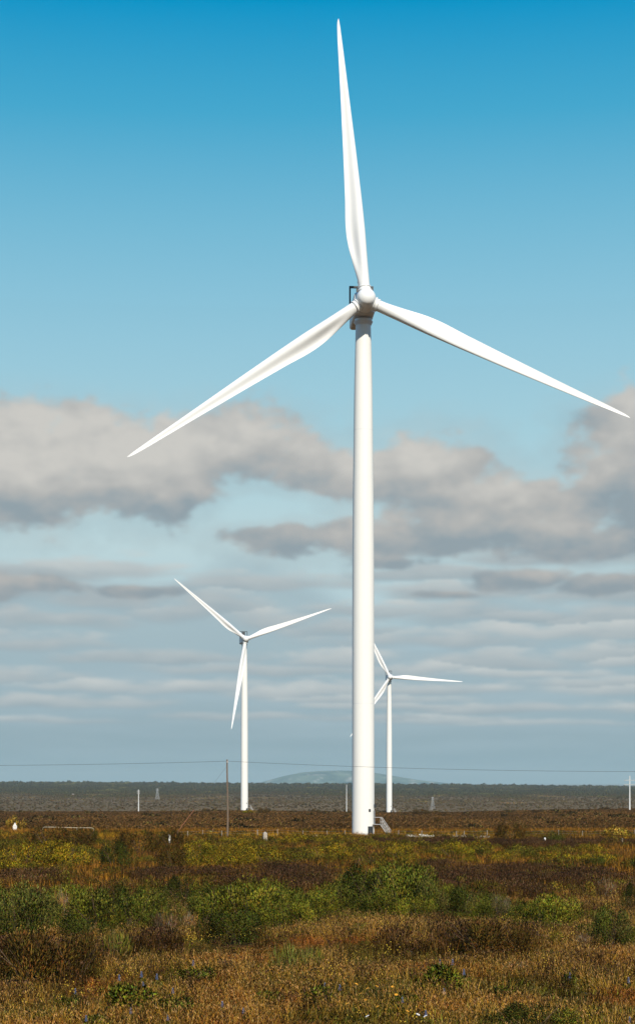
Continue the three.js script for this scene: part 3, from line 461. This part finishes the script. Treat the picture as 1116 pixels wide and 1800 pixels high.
for (const [px, py, w, h, k, l] of [[395, 1622, 90, 56, 'deep', 'dark bush at the left shoulder of the largest bright green bush'], [462, 1612, 90, 58, 'lime', 'bright green bush at the right shoulder of the largest one'], [480, 1640, 80, 44, 'green', 'green bush in front, right of the dark olive bush'], [535, 1632, 90, 44, 'lime', 'light green low bush in front of the gap between centre thickets'], [355, 1634, 80, 46, 'green', 'green bush just right of the small pale straw tuft'], [590, 1608, 80, 46, 'green', 'green bush touching the left end of the thicket below the tower']]) S(k, px, py, w, h, l);
for (const [px, py, w, h, k, l] of [[612, 1590, 70, 44, 'green', 'green bush rising behind the dark left end below the tower'], [672, 1590, 90, 60, 'lime', 'tallest light green bush directly below the tallest tower'], [735, 1598, 90, 60, 'green', 'green bush at the back right of the thicket below the tower'], [670, 1616, 90, 44, 'green', 'low green bush along the front of the thicket below the tower'], [790, 1602, 70, 42, 'lime', 'light green bush left behind the round dark green one'], [728, 1620, 80, 40, 'lime', 'light green low bush at the front right of the tower thicket'], [848, 1618, 60, 36, 'green', 'small green bush between the round dark and the grey-green bush']]) S(k, px, py, w, h, l);
// pale dry tufts
S('bone', 108, 1630, 46, 58, 'tall pale straw tuft among the green bushes at left', null, 'dry_tuft');
S('bone', 335, 1640, 40, 34, 'pale straw tuft in front of the green bushes left of centre', null, 'dry_tuft');
S('pink', 290, 1652, 60, 48, 'pinkish brown wispy tuft left of the pale straw one', null, 'dry_tuft');
S('pink', 236, 1640, 40, 26, 'small pinkish tuft before the left thicket', null, 'dry_tuft');
S('pink', 1066, 1582, 60, 34, 'pinkish grey tuft in the brown reeds near the right edge', null, 'dry_tuft');
S('pink', 640, 1530, 50, 22, 'pinkish dry tuft in the brown reeds below the tallest tower', null, 'dry_tuft');
S('bone', 397, 1706, 34, 20, 'low whitish dry tuft in the foreground grass, left of centre', null, 'dry_tuft');
S('pink', 1030, 1668, 60, 28, 'reddish pink tuft in the grass left of the bluish green bush', null, 'dry_tuft');
S('bone', 905, 1706, 60, 16, 'low pale flattened tuft in front of the dark brown clump at right', null, 'dry_tuft');
// leafy plants low in the foreground grass
S('herb', 226, 1774, 116, 40, 'bright green leafy plant with the closest group of blue lupin spikes', null, 'leafy_plant'); S('herb', 308, 1786, 84, 32, 'green leafy plant right of the one with the closest lupin group', null, 'leafy_plant'); S('herb', 776, 1746, 96, 46, 'green leafy plant right of centre with a lupin standing behind it', null, 'leafy_plant'); S('herb', 563, 1770, 70, 34, 'green leafy plant at bottom centre under the pair of lupins', null, 'leafy_plant'); S('herb', 345, 1728, 90, 26, 'low green leafy plant beside the whitish dry tuft', null, 'leafy_plant'); S('herb', 998, 1736, 36, 24, 'small green leafy plant under the lone lupin at right', null, 'leafy_plant'); S('herb', 120, 1776, 60, 26, 'small green leafy plant left of the closest lupin group', null, 'leafy_plant'); S('herb', 720, 1770, 70, 22, 'low green leafy plant right of the orange daisies', null, 'leafy_plant'); S('herb', 170, 1812, 80, 26, 'green leafy plant at the bottom edge under two lupins', null, 'leafy_plant'); S('herb', 470, 1764, 60, 22, 'small low green leafy plant left of bottom centre', null, 'leafy_plant'); S('herb', 880, 1758, 70, 24, 'low green leafy plant above the dark cushion bush', null, 'leafy_plant');
S('grassy', 500, 1712, 60, 44, 'pale green upright grass tuft in the foreground left of centre', null, 'grass_tuft'); S('grassy', 545, 1708, 50, 38, 'pale green grass tuft right of a taller one', null, 'grass_tuft'); S('grassy', 205, 1690, 60, 44, 'tall yellow-green grass tuft above the closest lupin group', null, 'grass_tuft');
// the row behind
S('deep', 205, 1532, 80, 50, 'dark green rounded bush among yellow-green shrubs at left'); S('umber', 305, 1542, 66, 54, 'dark brown-olive bush right of the dark green rounded one');
S('umber', 85, 1497, 100, 46, 'large dark brown bush under the left half of the pipe barrier'); S('umber', 140, 1497, 84, 38, 'dark brown bush under the right half of the pipe barrier'); S('deep', 166, 1486, 22, 28, 'small dark green bush at the right end of the pipe barrier');
S('umber', 250, 1506, 100, 48, 'wide dark brown bush left of the slim white post'); S('umber', 300, 1500, 64, 42, 'dark brown bush around the slim white post');
S('umber', 900, 1486, 66, 40, 'dark wiry bush at the fence, right of the white flowers'); S('deep', 975, 1490, 56, 26, 'round dark bush at the fence behind the short white post'); S('gold', 1085, 1478, 60, 24, 'yellowish flecked bush at the fence near the right edge');
S('deep', 1048, 1530, 56, 24, 'low green bush among yellow-green shrubs at right'); S('mustard', 800, 1514, 80, 30, 'bright yellow-green bush in front of the white flower strip'); S('mustard', 580, 1520, 110, 34, 'yellow-green bush left of the tallest tower foot'); S('mustard', 470, 1528, 90, 34, 'yellow-green bush below the stout concrete marker');
S('mustard', 350, 1520, 90, 40, 'yellow-green bush in front of the wooden utility pole'); S('mustard', 130, 1528, 100, 40, 'yellow-green bush left of the dark green rounded one'); S('mustard', 40, 1528, 110, 42, 'yellow-green bush at the left edge'); S('mustard', 705, 1516, 80, 30, 'yellow-green bush right of the tower stairs'); S('mustard', 890, 1524, 70, 28, 'yellow-green bush below the dark wiry one');
S('gold', 29, 1461, 40, 24, 'round golden flowering bush behind the white sign', null, 'flowering_shrub');
// bushes out on the plain
S('umber', 770, 1446, 22, 8, 'lone dark bush on the plain right of the tallest tower'); S('umber', 738, 1433, 34, 10, 'dark low bush on the crest right of the smallest turbine'); S('umber', 762, 1432, 26, 7, 'low bush beside the faint lattice pylon'); S('umber', 462, 1430, 28, 9, 'dark bush on the crest right of the hanging-blade turbine'); S('umber', 555, 1430, 20, 7, 'dark bush on the crest between the two left poles');
S('umber', 598, 1470, 40, 11, 'dark low bush left of the tallest tower foot'); S('umber', 682, 1462, 24, 8, 'dark low bush just right of the tower stairs'); S('mustard', 440, 1430, 34, 6, 'yellowish low bush on the mound before the hanging-blade turbine');
{ // a tree on the skyline
  const p = atD(304, 7300), u = 7300 / F, t = thing('skyline_tree', 'small dark tree standing alone on the skyline, left of the wooden pole', 'tree', p), h = p[1]; const top = hpx(1373.5, 7300) - h;
  mesh('trunk', bar([0, -2, 0], [0, top * 0.6, 0], 0.7, 0.4, 8), stemMat, t); const cr = mesh('crown', shrubGeo({ n: 260, seed: 95, cols: [C.deep, C.teal], len: 0.4, w: 0.2, up: 0.4, lobes: 7 }), leafMat, t, [0, top * 0.3, 0]); cr.scale.set(7, top * 0.7, 7);
}

// where, in the plain, the ground cover changes: patches given by their place in the view, turned into ellipses on the ground
function patch(px, py, wpx, d0py, d1py) { const a = hit(px, d0py), b = hit(px, d1py), zc = (a[2] + b[2]) / 2; return { x: (px - CX) * -zc / F, z: zc, rx: wpx / 2 * -zc / F, rz: Math.abs(a[2] - b[2]) / 2 }; }
const inP = (P, x, z, wob = 0.35) => Math.hypot((x - P.x) / P.rx, (z - P.z) / P.rz) + wob * 1.5 * noise(x / 4.5, z / 9, P.rx) + wob * noise(x / 1.4, z / 3, P.rz);
const REEDS = [patch(70, 1700, 300, 1735, 1668), patch(845, 1665, 260, 1692, 1650), patch(490, 1552, 260, 1574, 1534), patch(860, 1553, 260, 1580, 1534), patch(1040, 1558, 200, 1584, 1540), patch(60, 1556, 130, 1566, 1548), patch(265, 1556, 110, 1566, 1545), patch(880, 1490, 460, 1496, 1485)];
const GREENS = [patch(770, 1730, 130, 1752, 1715), patch(230, 1755, 120, 1772, 1738), patch(300, 1765, 120, 1785, 1750), patch(960, 1800, 300, 1840, 1775), patch(350, 1712, 120, 1730, 1700), patch(565, 1750, 90, 1768, 1738), patch(520, 1712, 190, 1735, 1695), patch(690, 1780, 170, 1800, 1765)];
const inView = (x, z, m) => Math.abs(x) < -z * (0.5 * PW / F) * 1.12 + m;

const clear = (x, z, k = 1) => !FOOT.some(([fx, fz, r]) => Math.abs(x - fx) < r && ((x - fx) / r) ** 2 + ((z - fz - 0.25 * r) / (r * 1.05)) ** 2 < 0.8 * k);
function scatter(name, label, category, geo, N, seed, place) {   // one countless growth = one object
  const R = rng(seed), M = new THREE.Matrix4(), Q = new THREE.Quaternion(), E = new THREE.Euler(), mats = [], cols = [];
  for (let k = 0; k < N; k++) { const s = place(R); if (!s) continue; E.set((R() - 0.5) * 0.12, R() * 6.283, (R() - 0.5) * 0.12); Q.setFromEuler(E); M.compose(new THREE.Vector3(s.x, gh(s.x, s.z) + (s.dy ?? 0), s.z), Q, new THREE.Vector3(s.s, s.s * (s.sy ?? 1), s.s)); mats.push(M.clone()); cols.push(s.c ?? 1); }
  const o = new THREE.InstancedMesh(geo, leafMat, mats.length), col = new THREE.Color(); o.name = name; o.castShadow = o.receiveShadow = true;
  mats.forEach((m, i) => { o.setMatrixAt(i, m); const c = cols[i]; o.setColorAt(i, Array.isArray(c) ? col.setRGB(...c) : col.setRGB(c, c, c)); });
  scene.add(o); return tag(o, label, category, null, 'stuff');
}
const rndXZ = (R, d0, d1, m = 6) => { const d = Math.sqrt(lerp(d0 * d0, d1 * d1, R())), x = (R() * 2 - 1) * (d * 0.5 * PW / F * 1.12 + m); return [x, -d]; };
const dens = (x, z) => fbm(x / 7, z / 12, 3, 3);

// dry grass
scatter('dry_grass', 'tan and rust dry grass filling the foreground and the gaps between shrubs', 'grass', tuftGeo({ n: 90, r: 0.44, h: [0.10, 0.52], w: 0.0075, lean: 0.75, cols: [C.straw, C.tan, C.tan, C.rust, C.rust, C.gold, C.olive], seed: 11, heads: 0.1, headCol: [0.42, 0.23, 0.07] }), 60000, 21, (R) => {
  const [x, z] = rndXZ(R, 46, 140); if (!clear(x, z)) return null; const n = dens(x, z), m = fbm(x / 1.6, z / 2.2, 33, 2); if (m < -0.12 && R() < 0.6) return null; if (REEDS.some((P) => inP(P, x, z) < 0.92) && R() < 0.8) return null; if (GREENS.some((P) => inP(P, x, z) < 0.9) && R() < 0.6) return null;
  const v = 0.98 + 1.2 * fbm(x / 4, z / 6, 14, 5) + 0.06 * (R() - 0.5), g = sstep(-0.12, 0.1, 0.16 * (1 - sstep(56, 70, -z)) * sstep(-6, 2, x) + fbm(x / 5, z / 8, 22, 4) + 0.1 * (R() - 0.5)), r = sstep(-0.1, 0.1, fbm(x / 7, z / 8, 27, 3)); return { x, z, s: 0.6 + 0.8 * R() * R() + 0.4 * m, sy: 0.85 + n * 0.9 + 0.35 * R(), c: [v * lerp(1.08, 0.50, g), v * lerp(1.02, 0.80, g) * lerp(1, 0.80, r), v * lerp(1.1, 0.75, g) * lerp(1, 0.75, r)] };
});
scatter('tall_grass', 'sparse taller straw stalks standing above the dry grass', 'grass', tuftGeo({ n: 18, r: 0.34, h: [0.45, 0.95], w: 0.007, lean: 0.5, cols: [C.straw, C.tan, C.olive, C.gold], seed: 12, heads: 0.9, headCol: [0.46, 0.25, 0.075] }), 12000, 22, (R) => {
  const [x, z] = rndXZ(R, 46, 110); if (dens(x, z) < -0.05 || !clear(x, z)) return null; const v = 0.95 + 0.3 * R(); return { x, z, s: 0.65 + 0.5 * R(), c: v };
});
scatter('green_herbs', 'low green leafy herbs growing through the dry grass', 'ground cover', tuftGeo({ n: 60, r: 0.38, h: [0.08, 0.36], w: 0.03, lean: 1.0, cols: [C.green, C.lime, C.olive, C.green], seed: 13, seg: 1 }), 26000, 23, (R) => {
  const [x, z] = rndXZ(R, 46, 125); if (!clear(x, z)) return null; const ing = GREENS.some((P) => inP(P, x, z) < 1), n = fbm(x / 6, z / 10, 31, 3); if (!ing && R() > sstep(-0.08, 0.2, n + 0.12 * (1 - sstep(56, 70, -z))) * 0.8) return null; const v = 0.75 + 0.5 * R(); return { x, z, s: 0.7 + 0.7 * R(), sy: ing ? 1.25 : 0.9, c: v };
});
// reeds
scatter('brown_reeds', 'dense dark red-brown reeds standing in long patches', 'reeds', tuftGeo({ n: 90, r: 0.42, h: [0.5, 1.1], w: 0.013, lean: 0.2, cols: [C.reed, C.reed, C.reedDark, C.umber, C.reedPink], seed: 14, heads: 0.3, headCol: [0.17, 0.085, 0.04] }), 60000, 24, (R) => {
  const [x, z] = rndXZ(R, 58, 240); if (!clear(x, z)) return null; const P = REEDS.find((q) => inP(q, x, z, 0.5) < 1); if (!P && R() > 0.06) return null; if (P && fbm(x / 4, z / 9, 44, 3) < -0.02 && R() < 0.8) return null; const pink = sstep(0.05, 0.35, fbm(x / 5, z / 9, 41, 3)), v = 0.75 + 0.45 * R(); return { x, z, s: 0.75 + 0.5 * R(), sy: P ? 1 : 0.75, c: [v * lerp(0.8, 1.6, pink), v * lerp(0.75, 1.55, pink), v * lerp(0.75, 1.45, pink)] };
});
// low growth further out
scatter('mid_grass', 'brown and ochre grass between the yellow-green shrubs and the fence', 'grass', tuftGeo({ n: 70, r: 0.8, h: [0.3, 0.75], w: 0.04, lean: 0.4, cols: [C.tan, C.rust, C.gold, C.reedPink, C.olive, C.gold], seed: 15, seg: 0 }), 22000, 25, (R) => {
  const [x, z] = rndXZ(R, 125, 300, 10); if (REEDS.some((P) => inP(P, x, z) < 0.9) && R() < 0.7) return null; const g = sstep(222, 236, -z) * (1 - sstep(252, 268, -z)) * sstep(-0.1, 0.2, fbm(x / 25, 2, 3, 2) + 0.15), v = 0.95 + 0.9 * fbm(x / 9, z / 16, 17, 4) + 0.2 * R(); return { x, z, s: 0.8 + 0.7 * R(), sy: 0.8 + 0.5 * R(), c: [v * lerp(1, 1.25, g), v * lerp(0.92, 1.35, g), v * lerp(1, 0.9, g)] };
});
const shrubY = (seed, n) => shrubGeo({ n, seed, cols: [C.mustard, C.olive, [0.11, 0.105, 0.02], C.olive, [0.25, 0.19, 0.022]], tipCol: [0.42, 0.31, 0.025], tip: 0.3, len: 0.07, w: 0.026, up: 0.7 });
scatter('yellow_green_shrubs', 'band of low yellow-green shrubs in front of the fence', 'shrubs', shrubY(16, 2600), 3600, 26, (R) => {
  const [x, z] = rndXZ(R, 122, 224, 8), px = CX + F * x / -z, n = fbm(x / 13, z / 16, 51, 3) + (px < 180 ? 0.2 : 0) - (px > 1075 ? 0.2 : 0) - 0.2 * (1 - sstep(135, 158, -z)) - 0.12 * sstep(205, 222, -z); if (!clear(x, z) || n < -0.04 || REEDS.some((P) => inP(P, x, z) < 0.85)) return null; const v = 0.65 + 0.5 * R(), q = R(); const k = sstep(-0.1, 0.25, fbm(x / 7, z / 14, 53, 3)); return { x, z, s: 0.6 + 1.1 * R() * R() + 0.3 * k, sy: 0.7 + 0.5 * R(), dy: -0.1, c: [v * lerp(0.85, 1.7, k), v * lerp(0.9, 1.5, k), v] };
});
scatter('brown_undergrowth', 'low dark brown bushes under and between the yellow-green shrubs', 'shrubs', shrubGeo({ n: 2000, seed: 17, cols: [C.umber, C.reed, C.reedDark, C.olive, C.reedPink], len: 0.13, w: 0.018, up: 0.8 }), 4500, 27, (R) => {
  const [x, z] = rndXZ(R, 120, 262, 8), n = fbm(x / 12, z / 22, 61, 3); if (n < -0.02 || !clear(x, z) || (-z > 152 && -z < 215 && R() < 0.55)) return null; const v = 0.7 + 0.6 * R(); return { x, z, s: 0.6 + 0.8 * R(), sy: 0.7 + 0.4 * R(), dy: -0.1, c: v };
});
const THICK = [patch(60, 1632, 330, 1652, 1590), patch(200, 1630, 330, 1650, 1590), patch(330, 1600, 120, 1612, 1580), patch(430, 1632, 260, 1655, 1585), patch(560, 1615, 200, 1628, 1590), patch(690, 1605, 290, 1622, 1575), patch(820, 1610, 140, 1620, 1590), patch(955, 1630, 150, 1642, 1606), patch(1080, 1655, 120, 1668, 1640)];
const shrubG = shrubGeo({ n: 2600, seed: 20, tipCol: [0.25, 0.235, 0.03], tip: 0.35, cols: [C.green, C.olive, C.olive, C.green, C.deep], len: 0.075, w: 0.016, up: 0.9 });
scatter('green_thicket', 'low green growth joining the bushes of the middle ground into thickets', 'shrubs', shrubG, 9000, 32, (R) => {
  const [x, z] = rndXZ(R, 82, 122), P = THICK.find((q) => inP(q, x, z, 0.3) < 1); if ((!P && R() > 0.03) || !clear(x, z, 0.6)) return null; if (P && (fbm(x / 4, z / 7, 49, 2) < -0.2)) return null; const v = 0.65 + 0.55 * R(), y = sstep(0, 0.3, fbm(x / 4, z / 7, 47, 3)); return { x, z, s: 0.5 + 0.6 * R() * R(), sy: 0.7 + 0.5 * R(), dy: -0.1, c: [v * lerp(0.85, 1.35, y), v * lerp(0.95, 1.15, y), v] };
});
const heath = shrubGeo({ n: 150, seed: 18, cols: [[0.35, 0.185, 0.05], [0.28, 0.142, 0.038], [0.41, 0.228, 0.066], [0.22, 0.148, 0.042]], len: 0.42, w: 0.15, up: 0.6, lobes: 7 });
scatter('brown_heath', 'low brown heath covering the plain behind the fence up to the crest', 'heath', heath, 170000, 28, (R) => {
  const [x, z] = rndXZ(R, 252, 1030, 14), n = fbm(x / 45, z / 160, 71, 4), f = fbm(x / 7, z / 20, 72, 3), dark = sstep(0.3, 0.44, f + n * 0.3) * 0.8, pale = sstep(0.2, 0.36, fbm(x / 6 + 40, z / 14, 73, 3)) * (1 - dark), v = 0.68 + n * 0.8 + 0.35 * R();
  return { x, z, s: (0.3 + 0.36 * R()) * lerp(1, 2.2, dark) * (0.85 + -z / 1400), sy: lerp(0.6, 0.85, dark), dy: -0.08, c: [v * lerp(1, 0.34, dark) * lerp(1, 1.3, pale), v * lerp(1, 0.46, dark) * lerp(1, 1.35, pale), v * lerp(1, 0.5, dark) * lerp(1, 1.9, pale)] };
});
const scrub = shrubGeo({ n: 70, seed: 19, cols: [[0.18, 0.16, 0.045], [0.24, 0.19, 0.06], [0.12, 0.122, 0.036]], len: 0.5, w: 0.26, up: 0.5, lobes: 6 });
scatter('distant_scrub', 'far grey-green scrub of the rising plain and ridge below the horizon', 'scrub', scrub, 150000, 29, (R) => {
  const d = lerp(1500, 7520, Math.pow(R(), 0.75)), x = (R() * 2 - 1) * (d * 0.215 + 40), z = -d, n = fbm(x / 260, z / 900, 81, 4), thick = sstep(3600, 5600, d + n * 3400); if (R() > 0.3 + 0.7 * thick) return null;
  const v = 0.75 + n * 0.8 + 0.5 * R(), pale = fbm(x / 90, z / 500, 83, 3) > 0.24 ? 1.9 : 1; return { x, z, s: (0.9 + 2.2 * R() * R() + 1.2 * thick) * (0.6 + d / 6000) * (d > 7200 && R() < 0.12 ? 1.9 : 1), sy: 0.6 + 0.3 * R(), dy: -0.4, c: [v * lerp(2.0, 1.15, thick) * pale, v * lerp(1.45, 1.1, thick) * pale, v * lerp(1.5, 0.9, thick) * pale] };
});
// small flowers that no one could count
scatter('yellow_grass_flowers', 'tiny yellow flower heads sprinkled over grass and shrubs', 'flowers', (() => { const L = new Leaves(), R = rng(91); for (let k = 0; k < 9; k++) { const a = R() * 6.28, q = 0.5 * R(), h = 0.25 + 0.4 * R(); L.blade([Math.cos(a) * q, 0, Math.sin(a) * q], [0.1, 1, 0.05], h, 0.01, C.olive, UP, 0, 0, a); for (let m = 0; m < 4; m++) L.blade([Math.cos(a) * q + 0.1 * h, h * 0.97, Math.sin(a) * q + 0.05 * h], [Math.cos(m * 1.57), 0.5, Math.sin(m * 1.57)], 0.035, 0.035, [0.62, 0.42, 0.05], UP, 0, 1, m); } return L.geo(); })(), 2600, 30, (R) => { const [x, z] = rndXZ(R, 48, 130); if (fbm(x / 5, z / 8, 93, 3) < 0.04) return null; return { x, z, s: 0.9 + 0.5 * R(), sy: 1.1 }; });
scatter('white_strip_flowers', 'strip of small white flowers along the fence right of the tallest tower', 'flowers', (() => { const L = new Leaves(), R = rng(92); for (let k = 0; k < 26; k++) { const a = R() * 6.28, q = 0.55 * Math.sqrt(R()), h = 0.3 + 0.25 * R(); for (let m = 0; m < 3; m++) L.blade([Math.cos(a) * q, h, Math.sin(a) * q], [Math.cos(m * 2.1), 0.5, Math.sin(m * 2.1)], 0.075, 0.075, [0.74, 0.70, 0.58], UP, 0, 1, m); } return L.geo(); })(), 75, 31, (R) => { const px = R() < 0.12 ? 530 + 50 * R() : R() < 0.1 ? 655 + 20 * R() : 690 + 165 * R(), [x, , z] = atD(px, 236 + 5 * R()); if (noise(x / 2.2, z / 9, 4) < -0.05) return null; return { x, z, s: 0.7 + 0.6 * R(), dy: 0.12 }; });

// ---- lupins and single flowers of the foreground
const lupinLeaf = (() => { const L = new Leaves(), R = rng(96); for (let k = 0; k < 34; k++) { const a = R() * 6.28, q = 0.26 * Math.sqrt(R()), h = 0.1 + 0.22 * R(), c = [Math.cos(a) * q, h, Math.sin(a) * q]; for (let m = 0; m < 7; m++) { const b = m * 0.9 + a; L.blade(c, [Math.cos(b), 0.45, Math.sin(b)], 0.075, 0.028, mixc(C.green, C.lime, R() * 0.7).map((v) => v * (0.7 + 0.5 * R())), UP, 0, 1, b + 1.57, 0.5); } } return L.geo(); })();
const lupinSpike = (() => { const L = new Leaves(), R = rng(97); for (let k = 0; k < 90; k++) { const u = k / 90, a = k * 2.4, r = 0.052 * (1 - 0.65 * u); L.blade([Math.cos(a) * r * 0.4, 0.36 + u * 0.24, Math.sin(a) * r * 0.4], [Math.cos(a), 0.5, Math.sin(a)], r * 1.1, 0.034, mixc([0.17, 0.22, 0.42], [0.52, 0.54, 0.64], R()).map((v) => v * (0.8 + 0.4 * R())), UP, 0, 1, a + 1.57, 0.4); } return L.geo(); })();
const lupinStem = bar([0, -0.02, 0], [0, 0.58, 0], 0.008, 0.005, 6), stalkMat = std(rgb(0.10, 0.14, 0.03), 0.8);
const LUP = [[210, 1718, 'blue lupin spike at the left of the leafy lupin patch'], [249, 1712, 'blue lupin spike at the back of the leafy lupin patch'], [252, 1730, 'deep blue lupin spike low in front of the leafy lupin patch'], [276, 1716, 'blue lupin spike at the right of the leafy lupin patch'], [304, 1741, 'pale blue lupin right of the leafy lupin patch'], [133, 1742, 'lone blue lupin far left of the leafy lupin patch'], [152, 1790, 'blue lupin at the bottom edge, leftmost there'], [174, 1787, 'blue lupin at the bottom edge, second from the left'], [230, 1776, 'blue lupin above the bottom edge, below the leafy patch'], [295, 1788, 'blue lupin at the bottom edge, right of the leafy patch'], [428, 1776, 'blue lupin near the bottom, left of centre'], [391, 1764, 'faint blue lupin left of centre, higher than its neighbour'], [571, 1732, 'blue lupin at bottom centre, left one of a close pair'], [597, 1735, 'blue lupin at bottom centre, right one of a close pair'], [795, 1690, 'blue lupin standing on the green patch right of centre'], [815, 1708, 'pale blue lupin right of the green patch'], [773, 1690, 'faint lupin left of the one on the green patch'], [780, 1742, 'pale lupin below the green patch right of centre'], [707, 1757, 'blue lupin beside the orange flowers'], [1001, 1714, 'small blue lupin alone at right, below the pinkish tuft'], [1104, 1722, 'pale lupin near the right edge'], [1106, 1792, 'blue lupin in the bottom right corner'], [748, 1780, 'pale lupin above the white flowers at the bottom'], [340, 1692, 'pale blue lupin on the green patch left of centre']];
for (const [px, topPy, label] of LUP) { const base = topPy + 24, p = hit(px, base), u = -p[2] / F, H = 31 * u / 0.6, t = thing('lupin', label, 'flower', p, px % 6, 'blue lupins in the foreground grass'); mesh('flower_spike', lupinSpike, leafMat, t); mesh('stalk', lupinStem, stalkMat, t); mesh('leaves', lupinLeaf, leafMat, t); t.scale.setScalar(clamp(H * 0.9, 0.65, 1.25)); }
const daisyHead = (() => { const L = new Leaves(); for (let m = 0; m < 12; m++) { const b = m * 0.5236; L.blade([0, 0.0, 0], [Math.cos(b), 0.35, Math.sin(b)], 0.07, 0.04, [1, 1, 1], UP, 0, 1, b + 1.57, 0.5); } return L.geo(); })();
const orangeMat = new THREE.MeshPhysicalMaterial({ vertexColors: true, color: rgb(0.80, 0.36, 0.02), roughness: 0.7, side: THREE.DoubleSide }), whiteMat = new THREE.MeshPhysicalMaterial({ vertexColors: true, color: rgb(0.85, 0.83, 0.78), roughness: 0.7, side: THREE.DoubleSide }), eyeMat = std(rgb(0.35, 0.16, 0.02), 0.8);
function daisy(px, py, mat, size, name, label, group) { const p = hit(px, py + 27), u = -p[2] / F, h = hpx(py, -p[2]) - p[1], t = thing(name, label, 'flower', p, px % 6, group); mesh('stalk', bar([0, -0.02, 0], [0, h, 0.02], 0.006, 0.004, 5), stalkMat, t); const hd = mesh('flower_head', daisyHead, mat, t, [0, h, 0.02]); hd.scale.setScalar(size * u / 0.14); hd.rotation.x = 0.5; mesh('eye', new THREE.SphereGeometry(0.018, 8, 6).scale(1, 0.6, 1), eyeMat, hd, [0, 0.01, 0]); }
for (const [px, py] of [[625, 1730], [661, 1734], [620, 1744], [599, 1753], [622, 1760], [642, 1758], [696, 1749], [665, 1770], [724, 1744], [611, 1765], [647, 1738], [715, 1778], [939, 1720], [850, 1768], [752, 1742], [1040, 1712], [690, 1735], [635, 1747]]) daisy(px, py, orangeMat, 7.5, 'orange_daisy', px > 800 ? ['small orange daisy alone in golden grass at lower right', 'small orange daisy just above the dark cushion bush at the bottom', 'small orange daisy in the grass near the right edge'][px > 1000 ? 2 : px > 900 ? 0 : 1] : 'small orange daisy in the loose drift right of bottom centre', 'orange daisies in the foreground grass');
for (const [px, py, l] of [[722, 1674, 'white daisy above the orange ones, right of centre'], [647, 1787, 'white daisy at the bottom edge, nearest the centre'], [733, 1784, 'white daisy at the bottom edge, left one of a close pair'], [749, 1787, 'white daisy at the bottom edge, right one of a close pair'], [1028, 1747, 'white daisy alone at lower right']]) daisy(px, py, whiteMat, 9, 'white_daisy', l, 'white daisies in the foreground grass');
renderer.render(scene, camera);
